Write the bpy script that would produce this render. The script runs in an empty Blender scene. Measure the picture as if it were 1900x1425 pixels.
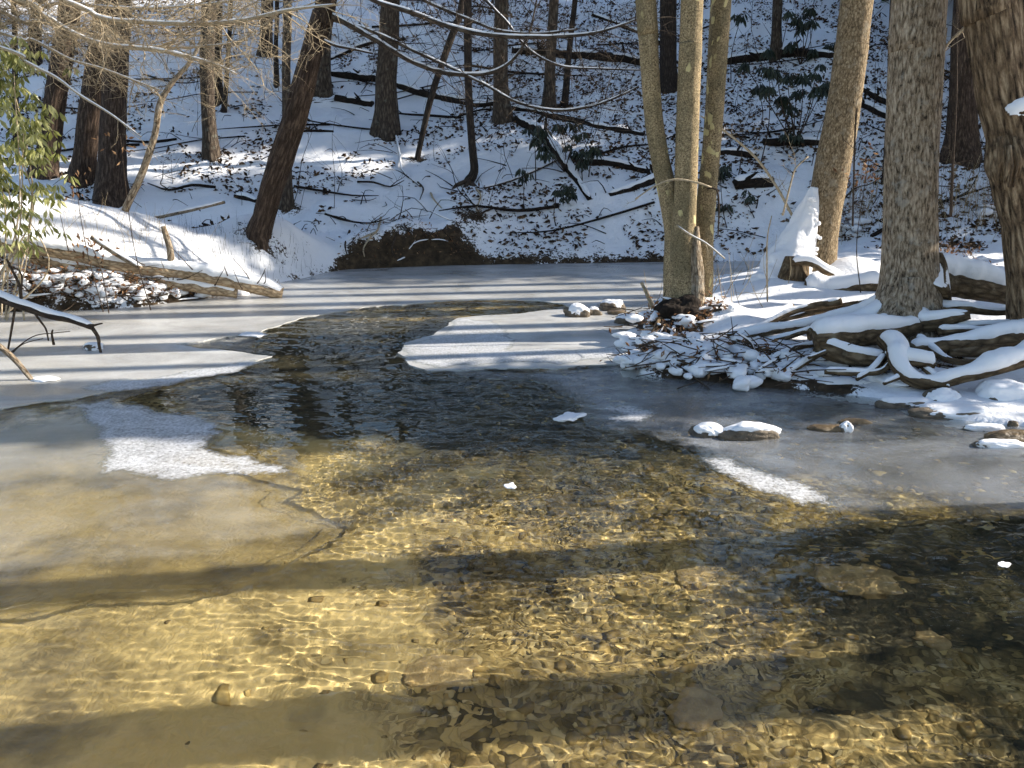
import bpy, math, random
import numpy as np
from mathutils import Vector
import mathutils.geometry as mgeo

# ------------------------------------------------------------------ camera, sky, sun, exposure
SC = bpy.context.scene
COL = SC.collection
CAM_H, FOC = 1.7, 1500.0                      # metres above the water; focal length in photo pixels (1900 wide)
PITCH = math.atan((712.5 - 300.0) / FOC)
SUN_AZ, SUN_EL = math.radians(8.0), math.radians(29.0)   # azimuth measured from +X towards +Y

_cam = bpy.data.cameras.new('camera')
camera = bpy.data.objects.new('camera', _cam)
COL.objects.link(camera)
SC.camera = camera
_cam.sensor_width = 36.0
_cam.lens = 36.0 * FOC / 1900.0
_cam.clip_start, _cam.clip_end = 0.05, 600.0
camera.location = (0, 0, CAM_H)
camera.rotation_euler = (math.pi / 2 - PITCH, 0, 0)

world = bpy.data.worlds.new('World')
SC.world = world
world.use_nodes = True
_wn = world.node_tree
_sky = _wn.nodes.new('ShaderNodeTexSky')
_sky.sky_type = 'NISHITA'
_sky.sun_disc = False
_sky.sun_elevation = SUN_EL
_sky.sun_rotation = math.pi / 2 - SUN_AZ
_sky.air_density = 1.0
_sky.dust_density = 0.6
_bg = _wn.nodes['Background']
_wn.links.new(_sky.outputs[0], _bg.inputs[0])
_bg.inputs[1].default_value = 0.11

_sun = bpy.data.lights.new('sun', 'SUN')
_sun.energy = 5.0
_sun.angle = math.radians(0.53)
_sun.color = (1.0, 0.93, 0.82)
_sun.cycles.is_caustics_light = True
sun = bpy.data.objects.new('sun', _sun)
COL.objects.link(sun)
SUN_DIR = Vector((math.cos(SUN_EL) * math.cos(SUN_AZ), math.cos(SUN_EL) * math.sin(SUN_AZ), math.sin(SUN_EL)))
sun.rotation_euler = SUN_DIR.to_track_quat('Z', 'Y').to_euler()

SC.view_settings.view_transform = 'Standard'
SC.view_settings.look = 'None'
SC.view_settings.exposure = 1.05
SC.view_settings.gamma = 1.0
SC.view_settings.use_curve_mapping = False
SC.cycles.max_bounces = 8
SC.cycles.transparent_max_bounces = 10
SC.cycles.use_denoising = True
SC.cycles.use_adaptive_sampling = True
SC.cycles.adaptive_threshold = 0.03
SC.cycles.adaptive_min_samples = 16

# ------------------------------------------------------------------ small maths helpers
rng = np.random.default_rng(7)
rnd = random.Random(7)
_cp, _sp = math.cos(PITCH), math.sin(PITCH)

def ray(u, v):
    cx, cy = (u - 950.0) / FOC, (712.5 - v) / FOC
    return np.array([cx, _cp + cy * _sp, -_sp + cy * _cp])

def at(u, v, Y):                              # the point at world depth Y along a sight line
    d = ray(u, v)
    return np.array([0, 0, CAM_H]) + d * (Y / d[1])

def level(u, v, z=0.0):                       # the point on a horizontal plane
    d = ray(u, v)
    return np.array([0, 0, CAM_H]) + d * ((z - CAM_H) / d[2])

def px2m(w, Y, v=400):                        # width in photo pixels at depth Y -> metres
    return w / FOC * Y / ray(950, v)[1]

def sm(a, b, x):
    t = np.clip((x - a) / (b - a), 0, 1)
    return t * t * (3 - 2 * t)

def _hash(ix, iy, iz, seed):
    h = (ix * 374761393 + iy * 668265263 + iz * 2147483647 + seed * 974634777) & 0xFFFFFFFF
    h = ((h ^ (h >> 13)) * 1274126177) & 0xFFFFFFFF
    return ((h ^ (h >> 16)) & 0xFFFF) / 65535.0

def vnoise(x, y, z=0.0, seed=1):              # value noise, 0..1
    x, y, z = np.broadcast_arrays(np.asarray(x, float), np.asarray(y, float), np.asarray(z, float))
    ix, iy, iz = np.floor(x).astype(np.int64), np.floor(y).astype(np.int64), np.floor(z).astype(np.int64)
    fx, fy, fz = x - ix, y - iy, z - iz
    fx, fy, fz = fx * fx * (3 - 2 * fx), fy * fy * (3 - 2 * fy), fz * fz * (3 - 2 * fz)
    r = 0
    for a in (0, 1):
        for b in (0, 1):
            for c in (0, 1):
                w = (fx if a else 1 - fx) * (fy if b else 1 - fy) * (fz if c else 1 - fz)
                r = r + w * _hash(ix + a, iy + b, iz + c, seed)
    return r

def fbm(x, y, z=0.0, seed=1, octv=4):
    r, a, t = 0, 1.0, 0
    for k in range(octv):
        r = r + a * vnoise(np.asarray(x) * 2 ** k, np.asarray(y) * 2 ** k, np.asarray(z) * 2 ** k, seed + k)
        t += a
        a *= 0.5
    return r / t

# ------------------------------------------------------------------ mesh and object helpers
class MB:                                     # collects geometry for ONE mesh
    def __init__(self):
        self.V, self.F, self.T, self.n = [], [], [], 0
    def add(self, V, F, T=None):
        V = np.asarray(V, float).reshape(-1, 3)
        for f in (F if isinstance(F, list) else [F]):
            if len(f):
                self.F.append(np.asarray(f, np.int64) + self.n)
        self.V.append(V)
        self.T.append(V.copy() if T is None else np.asarray(T, float))
        self.n += len(V)
    def data(self):
        return np.concatenate(self.V), self.F, np.concatenate(self.T)

def mesh_from(name, V, F, mat, T=None, smooth=True, attrs=None):
    me = bpy.data.meshes.new(name)
    F = F if isinstance(F, list) else [F]
    F = [np.asarray(f, np.int32) for f in F if len(f)]
    loops = np.concatenate([f.ravel() for f in F])
    sizes = np.concatenate([np.full(len(f), f.shape[1], np.int32) for f in F])
    starts = np.concatenate([[0], np.cumsum(sizes)[:-1]]).astype(np.int32)
    me.vertices.add(len(V))
    me.vertices.foreach_set('co', np.ascontiguousarray(V, np.float32).ravel())
    me.loops.add(len(loops))
    me.loops.foreach_set('vertex_index', loops.astype(np.int32))
    me.polygons.add(len(sizes))
    me.polygons.foreach_set('loop_start', starts)
    me.polygons.foreach_set('loop_total', sizes)
    if T is not None:
        a = me.attributes.new('tc', 'FLOAT_VECTOR', 'POINT')
        a.data.foreach_set('vector', np.ascontiguousarray(T, np.float32).ravel())
    for k, val in (attrs or {}).items():
        a = me.attributes.new(k, 'FLOAT', 'POINT')
        a.data.foreach_set('value', np.ascontiguousarray(val, np.float32))
    me.update(calc_edges=True)
    me.validate()
    me.polygons.foreach_set('use_smooth', np.full(len(me.polygons), smooth))
    if mat is not None:
        me.materials.append(mat)
    return me

def tag(o, label=None, cat=None, group=None, kind=None):
    if label: o['label'] = label
    if cat: o['category'] = cat
    if group: o['group'] = group
    if kind: o['kind'] = kind
    return o

def thing(name, loc, label, cat, group=None):  # an Empty at the base of a thing; its parts are children
    o = bpy.data.objects.new(name, None)
    o.empty_display_size = 0.2
    o.location = tuple(float(c) for c in loc)
    COL.objects.link(o)
    return tag(o, label, cat, group)

def root_loc(o):
    p = Vector((0, 0, 0))
    while o is not None:
        p = p + o.location
        o = o.parent
    return np.array(p)

def part(name, geo, mat, parent, smooth=True, attrs=None, label=None, kind=None):
    if isinstance(geo, MB):
        V, F, T = geo.data()
    else:
        V, F, T = geo
    me = mesh_from(name, V - root_loc(parent), F, mat, T, smooth, attrs)
    o = bpy.data.objects.new(name, me)
    COL.objects.link(o)
    o.parent = parent
    if label: o['label'] = label
    if kind: o['kind'] = kind
    return o

def single(name, geo, mat, label=None, cat=None, group=None, kind=None, smooth=True, attrs=None, base=None):
    if isinstance(geo, MB):
        V, F, T = geo.data()
    else:
        V, F, T = geo
    if base is None:
        base = np.array([V[:, 0].mean(), V[:, 1].mean(), V[:, 2].min()])
    o = bpy.data.objects.new(name, mesh_from(name, V - base, F, mat, T, smooth, attrs))
    o.location = tuple(float(c) for c in base)
    COL.objects.link(o)
    return tag(o, label, cat, group, kind)

def spline(P, R, step):
    P, R = np.asarray(P, float), np.asarray(R, float)
    if len(P) == 2:
        n = max(2, int(np.linalg.norm(P[1] - P[0]) / step) + 1)
        t = np.linspace(0, 1, n)[:, None]
        return P[0] * (1 - t) + P[1] * t, R[0] * (1 - t[:, 0]) + R[1] * t[:, 0]
    Q = np.vstack([2 * P[0] - P[1], P, 2 * P[-1] - P[-2]])
    out, ro = [], []
    for i in range(len(P) - 1):
        a, b, c, d = Q[i], Q[i + 1], Q[i + 2], Q[i + 3]
        n = max(1, int(np.ceil(np.linalg.norm(c - b) / step)))
        t = (np.arange(n) / n)[:, None]
        out.append(0.5 * ((2 * b) + (c - a) * t + (2 * a - 5 * b + 4 * c - d) * t ** 2 + (3 * b - a - 3 * c + d) * t ** 3))
        ro.append(R[i] * (1 - t[:, 0]) + R[i + 1] * t[:, 0])
    out.append(P[-1:]); ro.append(R[-1:])
    return np.vstack(out), np.concatenate(ro)

def frames(C):
    t = np.gradient(C, axis=0)
    t /= np.linalg.norm(t, axis=1)[:, None] + 1e-9
    ref = np.array([0, 0, 1.0]) if abs(t[:, 2]).mean() < 0.75 else np.array([0, 1.0, 0])
    s = np.cross(t, ref); s /= np.linalg.norm(s, axis=1)[:, None] + 1e-9
    return t, s, np.cross(s, t)

def tube(P, R, sides=8, step=0.2, rough=0.0, seed=0, freq=3.0, ridges=0.0, nridge=9):
    C, r = spline(P, R, step)
    t, s, u = frames(C)
    n = len(C)
    a = np.linspace(0, 2 * np.pi, sides, endpoint=False)
    L = np.concatenate([[0], np.cumsum(np.linalg.norm(np.diff(C, axis=0), axis=1))])
    rr = np.repeat(r[:, None], sides, 1)
    if rough:
        k = 0.6 * freq
        nz = fbm(np.cos(a)[None] * k + 9.1, np.sin(a)[None] * k + 3.3, L[:, None] * freq, seed, 4) - 0.5
        rr = rr * (1 + rough * 2 * nz)
    if ridges:
        ph = a[None] * nridge + 3 * fbm(L[:, None] * 1.5, np.cos(a)[None] * 1.3, 0, seed + 5, 3) * 2
        nz = vnoise(np.cos(a)[None] * nridge * 0.6 + 7, np.sin(a)[None] * nridge * 0.6 + 5, L[:, None] * 5, seed + 8)
        rr = rr + ridges * (np.abs(np.sin(ph * 0.5)) - 0.5 + nz - 0.5)
    V = C[:, None] + rr[..., None] * (np.cos(a)[None, :, None] * s[:, None] + np.sin(a)[None, :, None] * u[:, None])
    T = np.stack([rr * np.cos(a)[None], rr * np.sin(a)[None], np.repeat(L[:, None], sides, 1)], -1)
    i = np.arange(n * sides).reshape(n, sides)
    j = np.roll(i, -1, 1)
    q = np.stack([i[:-1], j[:-1], j[1:], i[1:]], -1).reshape(-1, 4)
    V = np.vstack([V.reshape(-1, 3), C[:1], C[-1:]])
    T = np.vstack([T.reshape(-1, 3), [[0, 0, 0]], [[0, 0, L[-1]]]])
    c0, c1 = n * sides, n * sides + 1
    f0 = np.stack([j[0], i[0], np.full(sides, c0)], -1)
    f1 = np.stack([i[-1], j[-1], np.full(sides, c1)], -1)
    return V, [q, np.vstack([f0, f1])], T

def snow_on(P, R, depth, step=0.06, seed=0, width=1.15, gaps=0.0, arc=9, lump=0.6):
    """snow lying along the upper side of a limb, log or root"""
    C, r = spline(P, R, step)
    t, s, u = frames(C)
    flip = np.sign(u[:, 2] + 1e-6)[:, None]
    u = u * flip
    L = np.concatenate([[0], np.cumsum(np.linalg.norm(np.diff(C, axis=0), axis=1))])
    n = len(C)
    flat = sm(0.05, 0.6, 1 - np.abs(t[:, 2]))
    nz = fbm(L * 2.2 + seed * 3.7, L * 0 + 0.5, 0, seed, 4)
    d = depth * flat * (1 - lump + lump * 2 * nz)
    if gaps:
        d = d * sm(gaps - 0.12, gaps + 0.12, fbm(L * 1.3 + 7, L * 0 + 3.5, 0, seed + 3, 3))
    end = np.minimum(np.arange(n), np.arange(n)[::-1]) / max(2.0, n * 0.06)
    d = d * np.clip(end, 0, 1) ** 0.5
    ang = np.linspace(-1, 1, arc)
    wv = width * (0.55 + 0.9 * fbm(L[:, None] * 7, np.sign(ang)[None] * 3 + 4.3, 0, seed + 6, 4)) * np.clip(d / (depth * 0.35 + 1e-6), 0, 1)[:, None] ** 0.4
    aa = ang[None] * wv
    prof = np.clip(1 - np.abs(ang) ** 2.6, 0, 1)[None]
    lump2 = 0.8 + 0.4 * fbm(L[:, None] * 5, ang[None] * 1.5, 0, seed + 9, 3)
    rad = r[:, None] * 0.97 + d[:, None] * prof * lump2
    V = C[:, None] + rad[..., None] * (np.sin(aa)[..., None] * s[:, None] + np.cos(aa)[..., None] * u[:, None])
    i = np.arange(n * arc).reshape(n, arc)
    q = np.stack([i[:-1, :-1], i[:-1, 1:], i[1:, 1:], i[1:, :-1]], -1).reshape(-1, 4)
    V = V.reshape(-1, 3)
    return V, [q], V.copy()

_ico = {}
def ico(sub):
    if sub not in _ico:
        import bmesh
        bm = bmesh.new()
        bmesh.ops.create_icosphere(bm, subdivisions=sub, radius=1.0)
        bm.verts.ensure_lookup_table()
        _ico[sub] = (np.array([v.co[:] for v in bm.verts]), np.array([[v.index for v in f.verts] for f in bm.faces]))
        bm.free()
    return _ico[sub]

def rock_geo(c, size, seed, sub=4, rough=0.28, rot=0.0, blocky=0.35):
    V0, F = ico(sub)
    V = V0.copy()
    n = fbm(V[:, 0] * 1.3 + seed, V[:, 1] * 1.3 + 5, V[:, 2] * 1.3 + 2, seed, 4) - 0.5
    p = np.max(np.abs(V), axis=1)
    V = V * (1 + rough * 2 * n)[:, None] * ((1 - blocky) + blocky / np.maximum(p, 0.6))[:, None]
    V = V * np.asarray(size)
    cr, sr = math.cos(rot), math.sin(rot)
    V = np.stack([V[:, 0] * cr - V[:, 1] * sr, V[:, 0] * sr + V[:, 1] * cr, V[:, 2]], -1)
    return V + np.asarray(c), [F], V

def cap_geo(geo, depth, seed, lim=0.25, over=1.0):
    """snow lying on a solid: its upward faces, raised"""
    V, F, T = geo
    F = F[0]
    N = np.zeros_like(V)
    fn = np.cross(V[F[:, 1]] - V[F[:, 0]], V[F[:, 2]] - V[F[:, 0]])
    for k in range(3):
        np.add.at(N, F[:, k], fn)
    N /= np.linalg.norm(N, axis=1)[:, None] + 1e-9
    nz = fbm(V[:, 0] * 7, V[:, 1] * 7, V[:, 2] * 7, seed, 2) - 0.5
    w = N[:, 2] + nz * 0.16
    keep = (w[F] > lim).all(1)
    wv = sm(lim, lim + 0.35, w)
    W = V + N * (depth * wv * 0.5 - 0.004)[:, None] + np.array([0, 0, 1.0]) * (depth * wv * (0.7 + 0.6 * (nz + 0.5)) * over)[:, None]
    F2 = F[keep]
    if len(F2) == 0:
        F2 = F[:1]
    idx, inv = np.unique(F2, return_inverse=True)
    return W[idx], [inv.reshape(-1, 3)], W[idx]

# ------------------------------------------------------------------ materials (all procedural)
class N:
    def __init__(self, name):
        self.m = bpy.data.materials.new(name)
        self.m.use_nodes = True
        self.t = self.m.node_tree
        self.out = self.t.nodes['Material Output']
        self.bsdf = self.t.nodes['Principled BSDF']
    def new(self, kind, **kw):
        n = self.t.nodes.new(kind)
        for k, v in kw.items():
            if k.startswith('i_'):
                n.inputs[k[2:].replace('_', ' ')].default_value = v
            else:
                setattr(n, k, v)
        return n
    def link(self, a, b):
        self.t.links.new(a, b)
    def attr(self, name, out='Vector'):
        return self.new('ShaderNodeAttribute', attribute_name=name).outputs[out]
    def mapv(self, vec, scale=(1, 1, 1), loc=(0, 0, 0)):
        n = self.new('ShaderNodeMapping')
        n.inputs['Scale'].default_value = scale
        n.inputs['Location'].default_value = loc
        self.link(vec, n.inputs['Vector'])
        return n.outputs[0]
    def noise(self, vec, scale, detail=4, rough=0.55, dist=0.0):
        n = self.new('ShaderNodeTexNoise')
        n.inputs['Scale'].default_value = scale
        n.inputs['Detail'].default_value = detail
        n.inputs['Roughness'].default_value = rough
        n.inputs['Distortion'].default_value = dist
        if vec is not None: self.link(vec, n.inputs['Vector'])
        return n.outputs['Fac']
    def voro(self, vec, scale, feature='F1', out='Distance', rand=1.0):
        n = self.new('ShaderNodeTexVoronoi', feature=feature)
        n.inputs['Scale'].default_value = scale
        n.inputs['Randomness'].default_value = rand
        self.link(vec, n.inputs['Vector'])
        return n.outputs[out]
    def ramp(self, fac, stops, interp='LINEAR'):
        n = self.new('ShaderNodeValToRGB')
        r = n.color_ramp
        r.interpolation = interp
        while len(r.elements) < len(stops): r.elements.new(0.5)
        for e, (p, c) in zip(r.elements, stops):
            e.position = p
            e.color = (c, c, c, 1) if np.isscalar(c) else (*c, 1)
        self.link(fac, n.inputs[0])
        return n.outputs[0]
    def mix(self, fac, a, b, mode='MIX'):
        n = self.new('ShaderNodeMix', data_type='RGBA', blend_type=mode)
        for sock, val in ((n.inputs['Factor'], fac), (n.inputs['A'], a), (n.inputs['B'], b)):
            if isinstance(val, bpy.types.NodeSocket): self.link(val, sock)
            elif np.isscalar(val): sock.default_value = val if sock.type == 'VALUE' else (val, val, val, 1)
            else: sock.default_value = (*val, 1)
        return n.outputs['Result']
    def math(self, op, a, b=0.0, clamp=False):
        n = self.new('ShaderNodeMath', operation=op, use_clamp=clamp)
        for sock, val in ((n.inputs[0], a), (n.inputs[1], b)):
            if isinstance(val, bpy.types.NodeSocket): self.link(val, sock)
            else: sock.default_value = val
        return n.outputs[0]
    def bump(self, h, strength=0.5, dist=0.02, normal=None):
        n = self.new('ShaderNodeBump')
        n.inputs['Strength'].default_value = strength
        n.inputs['Distance'].default_value = dist
        self.link(h, n.inputs['Height'])
        if normal is not None: self.link(normal, n.inputs['Normal'])
        return n.outputs[0]
    def done(self, col=None, rough=0.9, normal=None, spec=0.3):
        b = self.bsdf
        if col is not None:
            if isinstance(col, bpy.types.NodeSocket): self.link(col, b.inputs['Base Color'])
            else: b.inputs['Base Color'].default_value = (*col, 1)
        if isinstance(rough, bpy.types.NodeSocket): self.link(rough, b.inputs['Roughness'])
        else: b.inputs['Roughness'].default_value = rough
        b.inputs['Specular IOR Level'].default_value = spec
        if normal is not None: self.link(normal, b.inputs['Normal'])
        return self.m
    def pos(self):
        return self.new('ShaderNodeNewGeometry').outputs['Position']
    def isl(self):
        return self.new('ShaderNodeNewGeometry').outputs['Random Per Island']

MAT = {}
SNOWC = (0.86, 0.87, 0.90)

def mk_snow():
    n = N('snow')
    p = n.pos()
    h = n.math('ADD', n.noise(p, 14, 5), n.math('MULTIPLY', n.noise(p, 90, 3), 0.25))
    c = n.mix(n.noise(p, 3.0, 3), (0.80, 0.80, 0.81), (0.90, 0.89, 0.89))
    return n.done(c, 0.75, n.bump(h, 0.35, 0.03), 0.25)
MAT['snow'] = mk_snow()

def mk_ground():                              # snow over leaf litter, bare earth where the bank is too steep to hold snow
    n = N('snowy_ground')
    p = n.pos()
    soil = n.attr('soil', 'Fac')
    grit = n.noise(p, 26, 6, 0.7)
    fac = n.math('ADD', soil, n.math('ADD', n.math('MULTIPLY', n.math('SUBTRACT', grit, 0.5), 1.7), n.math('MULTIPLY', n.math('SUBTRACT', n.noise(p, 5.5, 3), 0.5), 1.2)))
    mask = n.ramp(fac, [(0.46, 0.0), (0.54, 1.0)])
    earth = n.ramp(n.noise(p, 9, 6, 0.65), [(0.25, (0.014, 0.010, 0.006)), (0.5, (0.05, 0.033, 0.018)), (0.72, (0.12, 0.078, 0.042)), (0.9, (0.19, 0.135, 0.08))])
    snowc = n.mix(n.noise(p, 2.2, 3), (0.78, 0.78, 0.79), (0.89, 0.88, 0.88))
    speck = n.ramp(n.noise(p, 34, 5, 0.7), [(0.655, 0.0), (0.70, 1.0)])   # litter poking through
    lit = n.math('MULTIPLY', speck, n.attr('litter', 'Fac'))
    snowc = n.mix(lit, snowc, (0.045, 0.032, 0.022))
    col = n.mix(mask, snowc, earth)
    h = n.math('ADD', n.math('MULTIPLY', n.noise(p, 11, 6, 0.6), 1.0), n.math('MULTIPLY', n.noise(p, 70, 3), 0.2))
    return n.done(col, 0.85, n.bump(h, 0.5, 0.05), 0.2)
MAT['ground'] = mk_ground()

def mk_bed():                                 # sand, gravel, leaves and flat stones under the water
    n = N('creek_bed')
    p = n.pos()
    w = n.new('ShaderNodeTexNoise'); w.inputs['Scale'].default_value = 5.0; w.inputs['Detail'].default_value = 3
    n.link(p, w.inputs['Vector'])
    v = n.new('ShaderNodeVectorMath', operation='SCALE'); n.link(w.outputs['Color'], v.inputs[0]); v.inputs['Scale'].default_value = 0.5
    pw = n.new('ShaderNodeVectorMath', operation='ADD'); n.link(p, pw.inputs[0]); n.link(v.outputs[0], pw.inputs[1])
    P = pw.outputs[0]
    vc = n.voro(P, 17.0, 'F1', 'Color')
    vd = n.voro(P, 17.0, 'DISTANCE_TO_EDGE', 'Distance')
    vc2 = n.voro(P, 42.0, 'F1', 'Color')
    sep = n.new('ShaderNodeSeparateColor'); n.link(vc, sep.inputs[0])
    sep2 = n.new('ShaderNodeSeparateColor'); n.link(vc2, sep2.inputs[0])
    stones = n.ramp(sep.outputs[0], [(0.0, (0.07, 0.055, 0.028)), (0.25, (0.26, 0.185, 0.075)), (0.55, (0.58, 0.42, 0.17)), (0.8, (0.44, 0.31, 0.125)), (0.93, (0.68, 0.53, 0.27))])
    grav = n.ramp(sep2.outputs[1], [(0.0, (0.06, 0.048, 0.025)), (0.35, (0.33, 0.23, 0.09)), (0.7, (0.58, 0.42, 0.17)), (1.0, (0.68, 0.53, 0.27))])
    col = n.mix(n.ramp(n.noise(p, 2.4, 3), [(0.42, 0.0), (0.58, 1.0)]), stones, grav)
    edge = n.ramp(vd, [(0.0, 0.7), (0.12, 1.0)])
    col = n.mix(1.0, col, edge, 'MULTIPLY')
    sand = n.mix(n.noise(p, 30, 4), (0.56, 0.42, 0.18), (0.68, 0.52, 0.25))
    sep3 = n.new('ShaderNodeSeparateXYZ'); n.link(p, sep3.inputs[0])
    sm_ = n.math('ADD', n.attr('sand', 'Fac'), n.math('MULTIPLY', n.math('SUBTRACT', n.noise(p, 3.0, 4), 0.5), 1.6))
    col = n.mix(n.ramp(sm_, [(0.4, 0.0), (0.7, 1.0)]), col, sand)
    dark = n.ramp(n.noise(p, 1.7, 4, 0.6), [(0.36, 0.4), (0.52, 1.0)])
    col = n.mix(1.0, col, dark, 'MULTIPLY')
    shade_fac = n.math('ADD', n.attr('bed_shade', 'Fac'), n.math('MULTIPLY', n.math('SUBTRACT', n.noise(p, 2.6, 5, 0.65), 0.5), 1.5))   # tree shade and deep-water dimness painted into the bed colour
    col = n.mix(n.ramp(shade_fac, [(0.35, 0.0), (0.62, 0.93)]), col, n.ramp(n.noise(p, 9, 4), [(0.35, (0.03, 0.032, 0.026)), (0.75, (0.10, 0.088, 0.055))]))
    h = n.math('ADD', n.math('MULTIPLY', vd, 2.0), n.noise(p, 26, 4))
    return n.done(col, 0.8, n.bump(h, 0.25, 0.03), 0.2)
MAT['bed'] = mk_bed()

def mk_water():
    n = N('clear_creek_water')
    n.t.nodes.remove(n.bsdf)
    g = n.new('ShaderNodeBsdfGlass')
    g.inputs['Roughness'].default_value = 0.0
    g.inputs['IOR'].default_value = 1.34
    g.inputs['Color'].default_value = (0.97, 0.98, 0.94, 1)
    n.link(g.outputs[0], n.out.inputs[0])
    return n.m
MAT['water'] = mk_water()

def mk_ice(name, lo, hi, scale, rough, white=(0.80, 0.82, 0.83), grain=0.5, speck=0.0, ygrad=None, tint=(0.92, 0.93, 0.90), gs=110, fade=None):
    """ice: clear body, milky where it is frosted; lo..hi is how much of the light the milky part takes"""
    n = N(name)
    n.t.nodes.remove(n.bsdf)
    p = n.pos()
    ps = n.mapv(p, (1.0, 1.7, 1.0))
    f = n.noise(ps, scale, 6, 0.62, 0.6)
    op = n.new('ShaderNodeMapRange'); n.link(f, op.inputs[0])
    op.inputs[1].default_value, op.inputs[2].default_value = 0.35, 0.68
    op.inputs[3].default_value, op.inputs[4].default_value = lo, hi
    o = op.outputs[0]
    if ygrad:
        s = n.new('ShaderNodeSeparateXYZ'); n.link(p, s.inputs[0])
        mr = n.new('ShaderNodeMapRange'); n.link(s.outputs[1], mr.inputs[0])
        mr.inputs[1].default_value, mr.inputs[2].default_value = ygrad[0], ygrad[1]
        mr.inputs[3].default_value, mr.inputs[4].default_value = 0.0, ygrad[2]
        o = n.math('ADD', o, mr.outputs[0], True)
    g1 = n.noise(p, gs, 3, 0.75)
    o = n.math('ADD', o, n.math('MULTIPLY', n.math('SUBTRACT', g1, 0.5), grain), True)
    if speck:
        sp = n.ramp(n.voro(p, 38.0), [(0.06, 1.0), (0.16, 0.0)])
        sp = n.math('MULTIPLY', sp, n.ramp(n.noise(p, 5.0, 2), [(0.5, 0.0), (0.62, speck)]))
        o = n.math('MAXIMUM', o, sp)
    if fade:                                  # thins out towards its rim
        ed = n.math('ADD', n.attr('edge', 'Fac'), n.math('MULTIPLY', n.math('SUBTRACT', n.noise(p, 2.2 / fade, 5, 0.7), 0.55), fade * 2.4))
        mr = n.new('ShaderNodeMapRange', interpolation_type='SMOOTHSTEP'); n.link(ed, mr.inputs[0])
        mr.inputs[1].default_value, mr.inputs[2].default_value = 0.0, fade
        o = n.math('MULTIPLY', o, mr.outputs[0])
    tr = n.new('ShaderNodeBsdfTransparent'); tr.inputs[0].default_value = (*tint, 1)
    di = n.new('ShaderNodeBsdfDiffuse'); di.inputs[0].default_value = (*white, 1)
    bn = n.bump(n.math('ADD', n.noise(p, 120, 3, 0.7), n.math('MULTIPLY', n.noise(p, 9, 3), 0.6)), 0.25, 0.012)
    n.link(bn, di.inputs['Normal'])
    m1 = n.new('ShaderNodeMixShader'); n.link(o, m1.inputs[0]); n.link(tr.outputs[0], m1.inputs[1]); n.link(di.outputs[0], m1.inputs[2])
    gl = n.new('ShaderNodeBsdfGlossy'); gl.inputs['Roughness'].default_value = rough; n.link(bn, gl.inputs['Normal'])
    lw = n.new('ShaderNodeLayerWeight')       # Schlick, the same from above and below
    fr = n.math('ADD', 0.018, n.math('MULTIPLY', n.math('POWER', lw.outputs['Facing'], 5.0), 0.95))
    m2 = n.new('ShaderNodeMixShader'); n.link(fr, m2.inputs[0])
    n.link(m1.outputs[0], m2.inputs[1]); n.link(gl.outputs[0], m2.inputs[2])
    n.link(m2.outputs[0], n.out.inputs[0])
    return n.m
MAT['ice_pale'] = mk_ice('pale_grey_ice', 0.50, 0.95, 0.9, 0.22, (0.73, 0.715, 0.68), 0.6, 0.5)
MAT['ice_thin'] = mk_ice('thin_clear_ice', 0.03, 0.26, 0.8, 0.10, (0.80, 0.76, 0.66), 0.2, 0.8, (4.0, 6.3, 0.55), fade=0.45, tint=(0.86, 0.86, 0.84))
MAT['ice_dark'] = mk_ice('smooth_dark_ice', 0.04, 0.30, 0.7, 0.07, (0.72, 0.75, 0.80), 0.22, 0.7, fade=0.2)
MAT['frost'] = mk_ice('white_frost', 0.40, 0.85, 2.6, 0.5, (0.70, 0.70, 0.71), 2.4, gs=60, fade=0.07)
MAT['frost_thin'] = mk_ice('thin_frost', 0.12, 0.5, 1.5, 0.25, (0.86, 0.86, 0.86), 1.3, 0.9, gs=60, fade=0.3, tint=(1, 1, 1))

def mk_bark(name, stops, zs=0.22, scale=26.0, bump=0.9, lichen=None, rough_fine=60, dist=0.03, crack=0.3):
    n = N(name)
    t = n.attr('tc')
    off = n.new('ShaderNodeObjectInfo')
    sc_ = n.new('ShaderNodeVectorMath', operation='ADD'); n.link(t, sc_.inputs[0])
    cmb = n.new('ShaderNodeCombineXYZ'); n.link(n.math('MULTIPLY', off.outputs['Random'], 40.0), cmb.inputs[2]); n.link(cmb.outputs[0], sc_.inputs[1])
    t = sc_.outputs[0]
    p1 = n.mapv(t, (1, 1, zs))
    wob = n.noise(t, 6, 3)
    ridge = n.noise(p1, scale, 5, 0.6, 0.5)
    plate = n.voro(n.mapv(t, (1, 1, zs * 1.3)), scale * 0.75, 'DISTANCE_TO_EDGE')
    pl = n.ramp(plate, [(0.0, 0.0), (0.3, 1.0)])
    fine = n.noise(n.mapv(t, (1, 1, 0.5)), rough_fine, 4, 0.7)
    h = n.math('ADD', n.math('MULTIPLY', n.math('ADD', n.math('MULTIPLY', ridge, 1 - crack), n.math('MULTIPLY', pl, crack)), 0.75), n.math('MULTIPLY', fine, 0.25))
    col = n.ramp(h, stops)
    if lichen:
        m = n.ramp(n.noise(t, lichen[1], 5, 0.65), [(lichen[2], 0.0), (lichen[2] + 0.1, lichen[3])])
        col = n.mix(m, col, n.mix(fine, tuple(c * 0.75 for c in lichen[0]), lichen[0]))
    col = n.mix(n.math('MULTIPLY', wob, 0.5), col, (0.05, 0.035, 0.025), 'MIX') if False else col
    return n.done(col, 0.92, n.bump(h, bump, dist), 0.15)
MAT['bark_hemlock'] = mk_bark('furrowed_brown_bark', [(0.3, (0.012, 0.009, 0.007)), (0.48, (0.052, 0.035, 0.025)), (0.68, (0.15, 0.105, 0.075))], 0.16, 30, 1.0, None, 60, .03, .15)
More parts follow.
